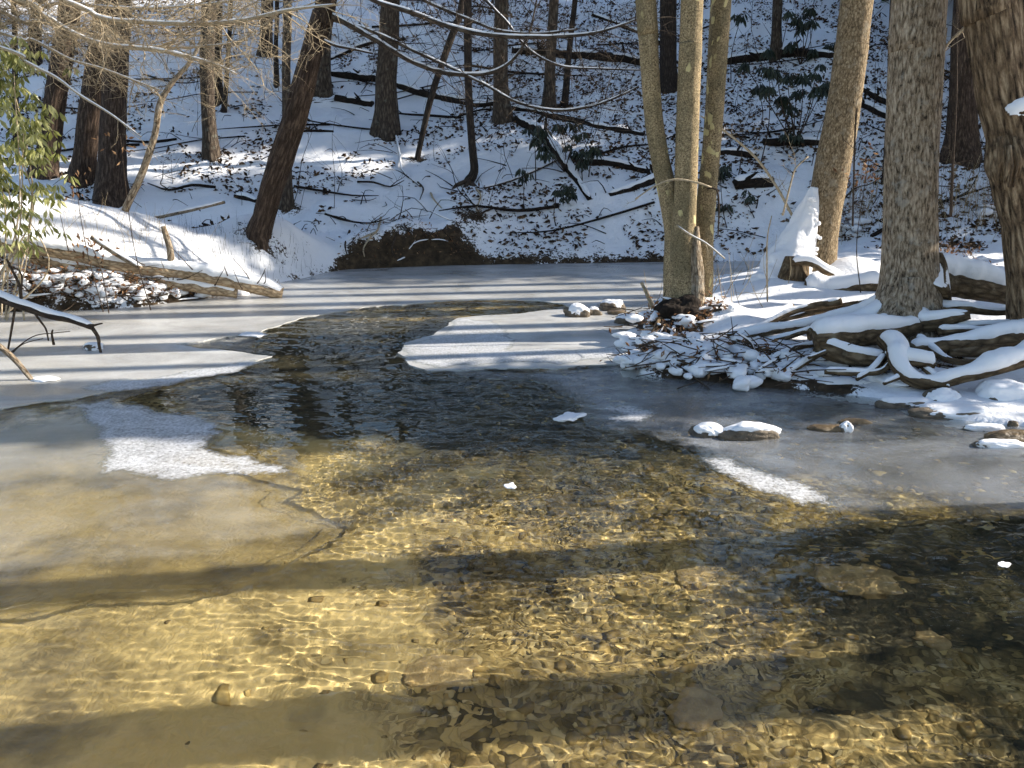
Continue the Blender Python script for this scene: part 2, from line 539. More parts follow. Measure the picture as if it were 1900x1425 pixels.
MAT['bark_oak'] = mk_bark('grey_brown_bark', [(0.25, (0.018, 0.014, 0.011)), (0.5, (0.07, 0.052, 0.038)), (0.75, (0.17, 0.135, 0.10))], 0.2, 26, 0.9, ((0.20, 0.20, 0.16), 5, 0.58, 0.6))
MAT['bark_dark'] = mk_bark('dark_bark', [(0.25, (0.012, 0.010, 0.009)), (0.55, (0.045, 0.034, 0.027)), (0.8, (0.10, 0.078, 0.06))], 0.2, 30, 0.8)
MAT['bark_ash'] = mk_bark('pale_lichen_bark', [(0.36, (0.035, 0.026, 0.017)), (0.48, (0.24, 0.18, 0.12)), (0.64, (0.50, 0.41, 0.30))], 0.26, 44, 1.0, ((0.40, 0.37, 0.31), 11, 0.55, 0.55), 90, 0.03, 0.12)
MAT['bark_flaky'] = mk_bark('flaky_tan_bark', [(0.33, (0.04, 0.028, 0.016)), (0.5, (0.21, 0.15, 0.085)), (0.68, (0.46, 0.36, 0.23))], 0.45, 46, 1.0, ((0.34, 0.29, 0.21), 9, 0.55, 0.6), 110, 0.015, 0.15)
MAT['bark_peel'] = mk_bark('deeply_furrowed_tan_bark', [(0.34, (0.025, 0.017, 0.011)), (0.5, (0.17, 0.115, 0.068)), (0.7, (0.44, 0.33, 0.21))], 0.16, 30, 1.0, None, 70, 0.04, 0.2)
MAT['bark_log'] = mk_bark('weathered_log_bark', [(0.25, (0.10, 0.07, 0.04)), (0.48, (0.36, 0.26, 0.16)), (0.72, (0.58, 0.46, 0.31))], 0.35, 30, 0.7)
MAT['bark_root'] = mk_bark('root_bark', [(0.22, (0.018, 0.013, 0.008)), (0.5, (0.11, 0.075, 0.042)), (0.78, (0.27, 0.20, 0.12))], 0.3, 24, 1.0, ((0.28, 0.24, 0.16), 6, 0.58, 0.5))
MAT['bark_black'] = mk_bark('wet_dark_log', [(0.25, (0.007, 0.006, 0.005)), (0.6, (0.028, 0.02, 0.015)), (0.85, (0.06, 0.045, 0.034))], 0.3, 26, 0.8)
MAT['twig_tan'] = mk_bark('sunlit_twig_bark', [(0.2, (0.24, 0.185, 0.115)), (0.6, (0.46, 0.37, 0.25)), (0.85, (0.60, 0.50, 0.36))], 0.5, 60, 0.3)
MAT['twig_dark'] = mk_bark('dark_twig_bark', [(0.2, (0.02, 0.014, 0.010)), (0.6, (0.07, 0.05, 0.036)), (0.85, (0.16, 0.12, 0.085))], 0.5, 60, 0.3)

def mk_sycamore():
    n = N('mottled_sycamore_bark')
    t = n.attr('tc')
    warp = n.new('ShaderNodeTexNoise'); warp.inputs['Scale'].default_value = 9; warp.inputs['Detail'].default_value = 3; n.link(t, warp.inputs['Vector'])
    v = n.new('ShaderNodeVectorMath', operation='SCALE'); n.link(warp.outputs['Color'], v.inputs[0]); v.inputs['Scale'].default_value = 0.12
    a = n.new('ShaderNodeVectorMath', operation='ADD'); n.link(t, a.inputs[0]); n.link(v.outputs[0], a.inputs[1])
    P = n.mapv(a.outputs[0], (1, 1, 0.55))
    fine = n.noise(t, 70, 5, 0.7)
    base = n.ramp(fine, [(0.34, (0.05, 0.036, 0.018)), (0.5, (0.30, 0.22, 0.12)), (0.66, (0.52, 0.41, 0.24))])
    olive = n.ramp(n.noise(P, 5, 4), [(0.42, 0.0), (0.6, 1.0)])
    base = n.mix(olive, base, n.ramp(fine, [(0.34, (0.07, 0.053, 0.03)), (0.66, (0.30, 0.235, 0.13))]))
    cream = n.voro(P, 15.0, 'SMOOTH_F1')
    big = n.noise(n.mapv(t, (1, 1, 0.6), (3, 1, 4)), 3.2, 3)
    hz = n.attr('patch', 'Fac')
    cm = n.math('MULTIPLY', n.ramp(cream, [(0.30, 1.0), (0.33, 0.0)]), n.ramp(n.math('ADD', big, hz), [(0.50, 0.0), (0.54, 1.0)]))
    col = n.mix(cm, base, (0.58, 0.49, 0.24))
    h = n.math('SUBTRACT', n.math('ADD', n.math('MULTIPLY', fine, 0.6), n.noise(n.mapv(t, (1, 1, 0.4)), 24, 4)), n.math('MULTIPLY', cm, 0.5))
    return n.done(col, 0.85, n.bump(h, 0.7, 0.015), 0.2)
MAT['bark_sycamore'] = mk_sycamore()

def mk_simple(name, stops, rough=0.8, spec=0.3, trans=None, nscale=None):
    n = N(name)
    col = n.ramp(n.isl(), stops)
    if nscale:
        col = n.mix(1.0, col, n.ramp(n.noise(n.pos(), nscale, 4), [(0.3, 0.55), (0.7, 1.1)]), 'MULTIPLY')
    n.done(col, rough, None, spec)
    if trans:
        tl = n.new('ShaderNodeBsdfTranslucent'); n.link(col, tl.inputs[0])
        mx = n.new('ShaderNodeMixShader'); mx.inputs[0].default_value = trans
        n.link(n.bsdf.outputs[0], mx.inputs[1]); n.link(tl.outputs[0], mx.inputs[2]); n.link(mx.outputs[0], n.out.inputs[0])
    return n.m
MAT['leaf_litter'] = mk_simple('fallen_leaves', [(0.0, (0.022, 0.014, 0.009)), (0.5, (0.055, 0.034, 0.02)), (0.85, (0.11, 0.066, 0.036)), (1.0, (0.17, 0.10, 0.05))], 0.85, 0.2)
MAT['leaf_dry'] = mk_simple('dry_tan_leaves', [(0.0, (0.13, 0.06, 0.028)), (0.5, (0.25, 0.13, 0.065)), (1.0, (0.38, 0.24, 0.13))], 0.8, 0.2, 0.4)
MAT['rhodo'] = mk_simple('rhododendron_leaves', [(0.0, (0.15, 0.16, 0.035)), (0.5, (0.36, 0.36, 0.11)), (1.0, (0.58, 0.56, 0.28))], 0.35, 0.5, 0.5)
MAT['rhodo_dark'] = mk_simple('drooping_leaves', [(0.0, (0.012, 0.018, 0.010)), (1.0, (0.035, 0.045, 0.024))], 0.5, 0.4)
MAT['needles'] = mk_simple('hemlock_needles', [(0.0, (0.012, 0.026, 0.010)), (1.0, (0.035, 0.06, 0.022))], 0.6, 0.3)
MAT['straw'] = mk_simple('dry_stems', [(0.0, (0.14, 0.10, 0.055)), (0.5, (0.30, 0.22, 0.12)), (1.0, (0.45, 0.36, 0.22))], 0.8, 0.2)
MAT['stick'] = mk_simple('dark_sticks', [(0.0, (0.025, 0.018, 0.012)), (0.6, (0.08, 0.055, 0.035)), (1.0, (0.20, 0.145, 0.09))], 0.85, 0.2, None, 40)

def mk_rock(name, a, b, wet=0.8):
    n = N(name)
    t = n.attr('tc')
    f = n.noise(t, 14, 6, 0.65)
    col = n.ramp(f, [(0.3, a), (0.7, b)])
    return n.done(col, wet, n.bump(f, 0.7, 0.03), 0.4)
MAT['rock'] = mk_rock('brown_stone', (0.05, 0.038, 0.027), (0.20, 0.155, 0.105))
MAT['rock_wet'] = mk_rock('wet_stone', (0.05, 0.034, 0.018), (0.23, 0.155, 0.075), 0.4)
MAT['rock_bed'] = mk_rock('submerged_stone', (0.24, 0.165, 0.07), (0.50, 0.37, 0.18))

# ------------------------------------------------------------------ the setting: ground, creek bed, water
def W(pts):
    return [tuple(level(u, v)[:2]) for u, v in pts]

CREEK = np.array(
    [(-7.5, -9), (-7.2, 2), (-6.8, 6.5)] +
    W([(-60, 580), (60, 577), (150, 577), (250, 571), (330, 560), (400, 548), (480, 532), (560, 517), (600, 507), (640, 501), (720, 497), (850, 492),
       (1000, 490), (1230, 487), (1400, 484), (1520, 486), (1490, 505), (1400, 516), (1310, 528), (1240, 548), (1205, 580), (1192, 620), (1183, 660), (1192, 692),
       (1300, 704), (1400, 714), (1530, 724), (1650, 740), (1700, 752), (1735, 772), (1800, 780), (1890, 788), (1980, 805)]) +
    [(3.9, 4.3), (4.3, 3.0), (4.2, 0), (3.8, -3), (3.8, -9)])

def sdist(x, y):                              # distance to the shoreline, negative in the creek
    x, y = np.asarray(x, float), np.asarray(y, float)
    d = np.full(x.shape, 1e9)
    ins = np.zeros(x.shape, bool)
    A, B = CREEK, np.roll(CREEK, -1, 0)
    for (ax, ay), (bx, by) in zip(A, B):
        ex, ey = bx - ax, by - ay
        t = np.clip(((x - ax) * ex + (y - ay) * ey) / (ex * ex + ey * ey + 1e-12), 0, 1)
        d = np.minimum(d, np.hypot(x - ax - t * ex, y - ay - t * ey))
        if ay != by:
            c = ((ay > y) != (by > y)) & (x < (bx - ax) * (y - ay) / (by - ay) + ax)
            ins ^= c
    return np.where(ins, -d, d)

def gauss(x, y, cx, cy, rx, ry):
    return np.exp(-((x - cx) / rx) ** 2 - ((y - cy) / ry) ** 2)

MOUNDS = []                                   # (x, y, rx, ry, height) of snow humps on the right bank
for (u, v, Y, rx, ry, h) in [(1450, 500, 9.6, .5, .4, .12), (1400, 545, 8.6, .5, .4, .06), (1560, 560, 8.0, .7, .35, .10), (1345, 590, 8.0, .3, .25, .10), (1275, 575, 8.15, .42, .42, .22),
                             (1370, 620, 7.6, .35, .25, .10), (1790, 440, 8.6, .5, .4, .22), (1880, 430, 8.0, .5, .4, .2), (1600, 420, 10.0, .5, .5, .25),
                             (1850, 540, 6.9, .6, .35, .14), (1740, 590, 6.75, .5, .3, .10)]:
    q = at(u, v, Y)
    MOUNDS.append((q[0], q[1], rx, ry, h))

def terrain(x, y, fine=True):
    x, y = np.asarray(x, float), np.asarray(y, float)
    wob = (fbm(x * 1.6, y * 1.6, 0, 21, 4) - 0.5) * 0.35
    s = sdist(x, y) + wob * sm(0.0, 0.4, np.abs(sdist(x, y)) + 0.15)
    far = sm(10.6, 12.4, y + 0.15 * np.abs(x))
    left = sm(-2.0, -4.0, x) * (1 - sm(12.5, 13.5, y))
    right = sm(0.5, 2.0, x) * (1 - sm(10.5, 12.0, y))
    under = far * sm(-3.1, -2.5, x) * (1 - sm(-1.1, -0.2, x)) * (1 - sm(0.3, 1.2, s))      # the cut bank
    B = 0.30 * left + (0.06 + 0.08 * sm(6.0, 6.6, y) + 0.03 * sm(6.9, 8.2, y) * sm(2.2, 3.2, x)) * right + 0.30 * far * (1 - left) * (1 - right) + 0.34 * under * (.6 + .8 * fbm(x * 1.1, y * .5, 0, 29, 2))
    ef = 0.30 + 0.12 * right - 0.16 * under
    so = np.maximum(s, 0)
    land = 0.03 + B * (1 - np.exp(-so / ef))
    y0 = 13.9 - 0.9 * sm(4.5, 8.0, x) - 0.2 * sm(-3, -7, x)
    t = y - y0 + 1.1 * (fbm(x * 0.22, y * 0.22, 0, 5, 2) - 0.5)
    slope = 0.47 * np.log1p(np.exp(np.clip(t * 2.2, -40, 40))) / 2.2
    slope = slope * 1.0 - 0.22 * np.maximum(0, y - 40)
    land = land + slope * sm(0.0, 1.6, so)
    land = land + 0.75 * gauss(x, y, -6.2, 11.4, 1.9, 1.3) * sm(0, 0.9, so) + 0.35 * gauss(x, y, -7.6, 9.8, 1.5, 1.5) * sm(0, 0.7, so)
    land = land + 0.55 * gauss(x, y, -3.9, 12.8, 1.0, .75) * sm(0, 0.5, so)               # the knoll the leaning tree stands on
    land = land + 0.35 * gauss(x, y, -0.75, 15.0, 0.6, 0.6) * sm(0, 0.5, so)             # root mound of the bent tree
    land = land + right * 0.06 * np.maximum(0, y - 8.0) * sm(2.0, 4.0, x) * sm(0, .6, so)
    for (mx, my, rx, ry, h) in MOUNDS:
        land = land + h * gauss(x, y, mx, my, rx, ry) * sm(-0.05, 0.25, so)
    land = land + far * 0.55 * (fbm(x * 0.45 + 3, y * 0.45, 0, 31, 3) - 0.5) * sm(0.3, 2.0, so)
    if fine:
        amp = 0.06 + 0.08 * far
        land = land + amp * (fbm(x * 2.2, y * 2.2, 0, 41, 4) - 0.5) * sm(0, 0.3, so)
        land = land + 0.16 * under * (fbm(x * 5, y * 5, 0, 51, 3) - 0.5)
    si = np.maximum(-s, 0)
    bed = -0.04 - 0.15 * sm(0.0, 1.0, si) - 0.05 * sm(1.0, 3.0, si)
    if fine:
        bed = bed + 0.07 * (fbm(x * 1.7, y * 1.7, 0, 61, 3) - 0.5) * sm(0.1, 0.6, si) + 0.05 * (fbm(x * 7, y * 7, 0, 71, 3) - 0.5) * sm(0.1, 0.5, si)
    bed = bed + 0.085 * sm(0.3, -1.2, x) * (1 - sm(3.8, 5.0, y)) * sm(0.6, 1.4, si)
    return np.where(s > 0, land, bed * sm(0, 0.05, si) + 0.03 * (1 - sm(0, 0.05, si)))



def axis(*seg):
    out = []
    for a, b, st in seg:
        out.append(np.arange(a, b - 1e-6, st))
    return np.concatenate(out + [[seg[-1][1]]])

GX = axis((-70, -10, 3.0), (-10, 1, .06), (1, 6.0, .032), (6.0, 10, .08), (10, 22, .4), (22, 70, 3.0))
GY = axis((-9, 1.0, .5), (1.0, 4.5, .06), (4.5, 9.5, .034), (9.5, 13, .05), (13, 22, .07), (22, 34, .16), (34, 90, 1.6))
X, Y = np.meshgrid(GX, GY)
Z = terrain(X, Y)
S = sdist(X, Y)
gy_, gx_ = np.gradient(Z, GY, GX)
steep = np.hypot(gx_, gy_)
cut = sm(10.6, 12.4, Y) * sm(-3.1, -2.5, X) * (1 - sm(-1.1, -0.2, X)) * (1 - sm(0.1, 0.7, S + 1.1 * (fbm(X * 3.1, Y * 3.1, 0, 82, 4) - .5)))
soil = 0.28 * sm(1.1, 2.0, steep) + 0.5 * cut * sm(0.35, 0.9, steep + .3 * fbm(X * 3, Y * 3, 0, 81, 3))
soil = soil + 0.35 * (1 - sm(0.0, 0.16, S)) * sm(0.4, 0.8, fbm(X * 1.3, Y * 1.3, 0, 91, 3) + 0.2)
soil = soil + 0.75 * gauss(X, Y, -0.75, 14.6, 0.35, 0.25)
soil = soil - 0.55 * sm(1.2, 2.2, X) * (1 - sm(8, 10, Y))
soil = soil + 0.85 * gauss(X, Y, 1.68, 7.75, .4, .35) + 1.0 * gauss(X, Y, 3.5, 6.28, 1.0, .2)
soil = soil + 0.5 * sm(11.8, 12.4, Y) * sm(-2.0, -1.0, X) * (1 - sm(3.0, 4.0, X)) * (1 - sm(.08, .4, S + .4 * (fbm(X * 2, Y * 2, 0, 87, 3) - .5)))
soil = soil + 0.95 * sm(1.0, 1.5, X) * (1 - sm(2.5, 3.1, X)) * (1 - sm(.2, .75, S)) * (1 - sm(8.8, 9.4, Y)) * sm(5.5, 6, Y)
soil = soil + sm(-2.6, -3.4, X) * (1 - sm(10.6, 11.4, Y)) * (1 - sm(.25, .75, S)) * .5
FEET = [(85, 322), (153, 335), (206, 372), (392, 290), (531, 383), (480, 438), (718, 246), (774, 296), (932, 222), (1019, 204), (1048, 196), (599, 174), (1783, 292), (1240, 165)]
bed_shade = 0.95 * sm(4.5, 5.2, Y + .25 * X) * (1 - sm(8.6, 9.6, Y)) * sm(-3.0, -1.5, X + .35 * (Y - 5)) + 0.50 * sm(0.5, 1.5, X) * (1 - sm(3.6, 4.6, Y)) * sm(2.6, 3.2, Y) + 0.38 * sm(0.2, 1.4, X) * (1 - sm(2.6, 3.2, Y)) + 0.12 * sm(-1.5, 0.0, X)  # where mid-channel and right-hand water look dim: darkness put into the bed colour
litter = sm(11.5, 13.5, Y) * (0.35 + 0.65 * sm(-3, 1.5, X)) * sm(.35, .6, fbm(X * .6, Y * .6, 0, 95, 3))
sandy = sm(0.3, -1.6, X) * (1 - sm(3.5, 6.5, Y)) * 0.9 + 0.25
def look(G, x, y):                            # a value of the ground grid anywhere
    i = np.clip(np.searchsorted(GX, x) - 1, 0, len(GX) - 2); j = np.clip(np.searchsorted(GY, y) - 1, 0, len(GY) - 2)
    a = np.clip((x - GX[i]) / (GX[i + 1] - GX[i]), 0, 1); b = np.clip((y - GY[j]) / (GY[j + 1] - GY[j]), 0, 1)
    return (G[j, i] * (1 - a) + G[j, i + 1] * a) * (1 - b) + (G[j + 1, i] * (1 - a) + G[j + 1, i + 1] * a) * b

def gz(x, y):
    return float(look(Z, np.array([x]), np.array([y]))[0])

def ground(u, v, lo=4.0, hi=60.0):            # where a sight line meets the ground
    d = ray(u, v)
    t = np.linspace(lo, hi, 1600)
    P = np.array([0, 0, CAM_H])[None] + d[None] * t[:, None]
    return P[np.argmax(P[:, 2] < look(Z, P[:, 0], P[:, 1]))]

ny, nx = X.shape
IDX = np.arange(nx * ny).reshape(ny, nx)
Q = np.stack([IDX[:-1, :-1], IDX[:-1, 1:], IDX[1:, 1:], IDX[1:, :-1]], -1).reshape(-1, 4)
VV = np.stack([X, Y, Z], -1).reshape(-1, 3)
inb = (S.ravel()[Q] < -0.12).all(1)

def sub(V, F, A):
    idx, inv = np.unique(F, return_inverse=True)
    return V[idx], [inv.reshape(F.shape)], {k: a.ravel()[idx] for k, a in A.items()}

for (u, v) in FEET:                           # melt hollows of leaf mould round the tree feet
    g = ground(u, v)
    soil = soil + 0.7 * gauss(X, Y, g[0], g[1] - .05, .36, .26)
v_, f_, a_ = sub(VV, Q[~inb], {'soil': soil, 'litter': litter})
snowy_ground = single('snowy_ground', (v_, f_, v_), MAT['ground'], kind='structure', attrs=a_, base=np.zeros(3))
v_, f_, a_ = sub(VV, Q[inb], {'sand': sandy, 'bed_shade': bed_shade})
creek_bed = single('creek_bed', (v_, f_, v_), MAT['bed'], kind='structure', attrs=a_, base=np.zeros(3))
creek_bed.cycles.is_caustics_receiver = True

# --- ice outlines, read off the photograph and laid on the water
def refine(P, amp, levels=4, seed=0):
    P = [np.array(p, float) for p in P]
    r = np.random.default_rng(seed)
    for k in range(levels):
        out = []
        for i, a in enumerate(P):
            b = P[(i + 1) % len(P)]
            out.append(a)
            L = np.linalg.norm(b - a)
            if L > 0.03:
                nrm = np.array([-(b - a)[1], (b - a)[0]]) / L
                out.append((a + b) / 2 + nrm * r.normal(0, amp * min(L, 0.8)))
        P = out
    return np.array(P)

def inpoly(P, x, y):
    ins = np.zeros(np.shape(x), bool)
    for (ax, ay), (bx, by) in zip(P, np.roll(P, -1, 0)):
        if ay != by:
            ins ^= ((ay > y) != (by > y)) & (x < (bx - ax) * (y - ay) / (by - ay) + ax)
    return ins

def sheet_geo(P, z, thick):
    tri = mgeo.tessellate_polygon([[Vector((p[0], p[1], 0)) for p in P]])
    n = len(P)
    area = 0.5 * np.sum(P[:, 0] * np.roll(P[:, 1], -1) - np.roll(P[:, 0], -1) * P[:, 1])
    top = np.array(tri, int)
    a = P[top[:, 0]]; b = P[top[:, 1]]; c = P[top[:, 2]]
    cr = (b - a)[:, 0] * (c - a)[:, 1] - (b - a)[:, 1] * (c - a)[:, 0]
    top[cr < 0] = top[cr < 0][:, ::-1]
    V = np.vstack([np.c_[P, np.full(n, z)], np.c_[P, np.full(n, z - thick)]])
    i = np.arange(n); j = np.roll(i, -1)
    side = np.stack([i, i + n, j + n, j], -1) if area > 0 else np.stack([j, j + n, i + n, i], -1)
    return V, [top, side], V

def grid_sheet(P, z, h):
    x0, y0 = P.min(0); x1, y1 = P.max(0)
    x0, x1 = max(x0, -9), min(x1, 6); y0 = max(y0, 1.0)
    gx, gy = np.meshgrid(np.arange(x0, x1 + h, h), np.arange(y0, y1 + h, h))
    ins = inpoly(P, gx, gy)
    i = np.arange(gx.size).reshape(gx.shape)
    q = np.stack([i[:-1, :-1], i[:-1, 1:], i[1:, 1:], i[1:, :-1]], -1).reshape(-1, 4)
    q = q[ins.ravel()[q].all(1)]
    idx, inv = np.unique(q, return_inverse=True)
    px, py = gx.ravel()[idx], gy.ravel()[idx]
    d = np.full(len(px), 9.0)
    for (ax, ay), (bx_, by) in zip(P, np.roll(P, -1, 0)):
        ex, ey = bx_ - ax, by - ay
        t = np.clip(((px - ax) * ex + (py - ay) * ey) / (ex * ex + ey * ey + 1e-12), 0, 1)
        d = np.minimum(d, np.hypot(px - ax - t * ex, py - ay - t * ey))
    V = np.c_[px, py, np.full(len(px), z)]
    return (V, [inv.reshape(-1, 4)], V), {'edge': d}

FAR_L = [(720, 567), (560, 590), (480, 618), (400, 628), (325, 640), (430, 652), (505, 662), (400, 690), (300, 706), (210, 725), (130, 742), (0, 760), (-180, 790)]
ICE_FAR = refine(W([(-900, 640), (-300, 590), (-60, 575), (250, 560), (420, 535), (560, 508), (640, 496), (900, 486), (1540, 478), (1540, 520), (1300, 560), (1230, 620),
                    (1215, 690), (1180, 674), (1040, 684), (900, 684), (800, 690), (765, 680), (738, 655), (752, 636), (805, 622), (832, 600), (850, 591), (960, 583),
                    (1062, 572), (1000, 558), (850, 558)] + FAR_L + [(-900, 830)]), 0.055, 4, 1)
ICE_LEFT = refine(W(FAR_L[::-1][:-2] + [(470, 640), (440, 690), (300, 722), (225, 746), (330, 770), (425, 802), (385, 832), (470, 848), (560, 876), (610, 884), (575, 905), (640, 935),
                    (700, 948), (660, 985), (560, 1030), (500, 1068), (300, 1092), (120, 1115), (0, 1130), (-300, 1160), (-700, 1200), (-1100, 1200), (-700, 830)]), 0.05, 4, 2)
ICE_RIGHT = refine(W([(812, 692), (900, 687), (1050, 686), (1185, 678), (1300, 690), (1500, 700), (1760, 740), (2050, 780), (2500, 860), (2500, 960), (1900, 968), (1740, 962), (1640, 968), (1545, 957), (1480, 945),
                    (1400, 918), (1320, 872), (1285, 842), (1190, 806), (1085, 794), (1060, 742), (985, 706), (880, 702)]), 0.045, 4, 3)

# --- open water: real ripples, cut away where solid ice covers it
WX = axis((-6.5, -3.2, .03), (-3.2, 2.6, .0095), (2.6, 4.6, .02))
WY = axis((-1.0, 1.2, .06), (1.2, 3.6, .0095), (3.6, 6.6, .014), (6.6, 10.6, .035))
wx, wy = np.meshgrid(WX, WY)
wr = np.random.default_rng(4)
amp_map = (0.25 + 1.1 * sm(0.34, 0.66, fbm(wx * 0.7, wy * 0.9, 0, 17, 4))) * (0.55 + 0.45 * sm(-2.4, -0.6, wx)) * (1 + 0.45 * sm(0.6, 2.2, wx)) * (1 - 0.42 * (1 - sm(3.9, 5.0, wy)) * (1 - sm(0.6, 1.6, wx))) * (1 - 0.45 * (1 - sm(-1.2, 0.4, wx)) * (1 - sm(3.6, 4.6, wy)))
wz = np.zeros_like(wx)
dxn = 0.10 * (fbm(wx * 1.3, wy * 1.3, 0, 19, 3) - 0.5)
dyn = 0.10 * (fbm(wx * 1.3 + 8, wy * 1.3, 0, 23, 3) - 0.5)
for k in range(80):
    L = 0.032 * (0.34 / 0.032) ** wr.uniform(0, 1) ** 1.5
    a = math.pi / 2 - 0.15 + wr.normal(0, 0.6)
    e = 0.0125 * L ** 1.0 * wr.uniform(0.5, 1.4) / 2.0 * (1.1 if L < .07 else .58)
    wz += e * np.sin(2 * np.pi / L * ((wx + dxn) * math.cos(a) + (wy + dyn) * math.sin(a)) + wr.uniform(0, 6.28))
wz *= amp_map
wet = look(S, wx, wy) < 0.06
def shrink(P, x, y, m):
    ok = inpoly(P, x, y)
    for dx, dy in ((m, 0), (-m, 0), (0, m), (0, -m)):
        ok &= inpoly(P, x + dx, y + dy)
    return ok
solid = shrink(ICE_FAR, wx, wy, .05)
edge = inpoly(ICE_FAR, wx, wy) | inpoly(ICE_LEFT, wx, wy) | inpoly(ICE_RIGHT, wx, wy)
wz = np.where(edge, wz * 0.3 - 0.012, wz)
wi = np.arange(wx.size).reshape(wx.shape)
wq = np.stack([wi[:-1, :-1], wi[:-1, 1:], wi[1:, 1:], wi[1:, :-1]], -1).reshape(-1, 4)
keep = wet.ravel()[wq].any(1) & ~(solid.ravel()[wq].all(1))
v_, f_, _ = sub(np.stack([wx, wy, wz], -1).reshape(-1, 3), wq[keep], {})
water = single('creek_water', (v_, f_, v_), MAT['water'], kind='structure', base=np.zeros(3))
water.cycles.is_caustics_caster = True

ICE_G = 'sheets of ice on the creek'
single('ice_sheet', sheet_geo(ICE_FAR, 0.006, 0.02), MAT['ice_pale'], 'wide pale grey ice sheet covering the far pool in front of the hillside', 'ice', ICE_G, smooth=False)
_g, _a = grid_sheet(ICE_LEFT, 0.001, 0.035)
single('ice_sheet', _g, MAT['ice_thin'], 'thin see-through ice sheet over golden sand along the left side', 'ice', ICE_G, attrs=_a)
_g, _a = grid_sheet(ICE_RIGHT, 0.0, 0.03)
single('ice_sheet', _g, MAT['ice_dark'], 'dark glassy ice sheet below the snowy roots of the right bank', 'ice', ICE_G, attrs=_a)
FROST = [
    ('large white frost patch with a pointed tip on the left ice', [(112, 752), (200, 742), (265, 752), (335, 770), (420, 802), (388, 830), (465, 846), (552, 875), (470, 886), (300, 897), (180, 884), (192, 850), (180, 800), (150, 772)], 0.008),
    ('long white frost patch crossed by tree shadows in mid creek', [(858, 592), (915, 596), (962, 632), (945, 652), (1000, 648), (1120, 646), (1178, 640), (1176, 668), (1040, 680), (900, 680), (805, 686), (770, 676), (745, 655), (758, 640), (810, 624), (838, 602)], 0.012),
    ('white frost wedge along the edge of the dark right ice', [(1290, 850), (1350, 848), (1430, 880), (1510, 905), (1560, 945), (1490, 943), (1400, 914), (1330, 880)], 0.006),
    ('small ragged frost patch near the snow clump in mid creek', [(1095, 758), (1150, 752), (1225, 768), (1200, 788), (1140, 790), (1115, 780), (1150, 770)], 0.006),
    ('narrow frost streak on the ice left of the open water', [(140, 722), (300, 700), (470, 668), (490, 676), (360, 706), (200, 732)], 0.012),
]
for i, (lab, pts, z) in enumerate(FROST):
    _g, _a = grid_sheet(refine(W(pts), 0.12, 4, 40 + i), z, 0.015)
    single('frost_patch', _g, MAT['frost_thin' if 'faint' in lab else 'frost'], lab, 'frost', 'frost patches on the ice', attrs=_a)

# ------------------------------------------------------------------ trees
def grow(mb, p, d, L, r, depth, rs, up=0.15, wig=0.25, kids=4, sides=4, ends=None):
    """a bare branch with side twigs, added to one mesh"""
    n = 5
    pts, q, dd = [np.array(p, float)], np.array(p, float), np.array(d, float)
    for k in range(n):
        dd = dd + rs.normal(0, wig, 3) * np.array([1, 1, 0.7]) + np.array([0, 0, up])
        dd /= np.linalg.norm(dd)
        q = q + dd * L / n
        pts.append(q)
    R = np.linspace(r, r * 0.35, n + 1)
    mb.add(*tube(pts, R, sides, max(0.05, L / 7)))
    if ends is not None: ends.append((pts[-1], dd))
    if depth > 0:
        for k in range(kids):
            i = rs.integers(1, n + 1)
            nd = dd * 0.5 + rs.normal(0, 0.6, 3)
            nd /= np.linalg.norm(nd)
            grow(mb, pts[i], nd, L * rs.uniform(0.35, 0.6), r * 0.45, depth - 1, rs, up, wig, max(2, kids - 1), 3 if depth == 1 else sides, ends)

def crown_mesh(seed, H=7.0):
    rs = np.random.default_rng(seed)
    mb = MB()
    for k in range(16):
        z = H * (0.15 + 0.8 * k / 16)
        a = k * 2.4 + rs.uniform(-.4, .4)
        d = np.array([math.cos(a), math.sin(a), 0.7])
        grow(mb, (0, 0, z), d / np.linalg.norm(d), (H - z) * 0.35 + 1.4, 0.05, 2, rs, 0.12, 0.22, 4)
    mb.add(*tube([(0, 0, 0), (0.1, 0, H * .6), (0.0, 0.1, H)], [0.12, .06, .015], 6, 0.6))
    V, F, T = mb.data()
    return mesh_from('bare_crown', V, F, MAT['bark_oak'], T)
CROWNS = [crown_mesh(101), crown_mesh(202), crown_mesh(303)]

def put(name, me, loc, parent, scale=1.0, rz=0.0):
    o = bpy.data.objects.new(name, me)
    COL.objects.link(o)
    o.parent = parent
    o.location = Vector(loc) - Vector(root_loc(parent))
    o.scale = (scale,) * 3
    o.rotation_euler = (0, 0, rz)
    return o

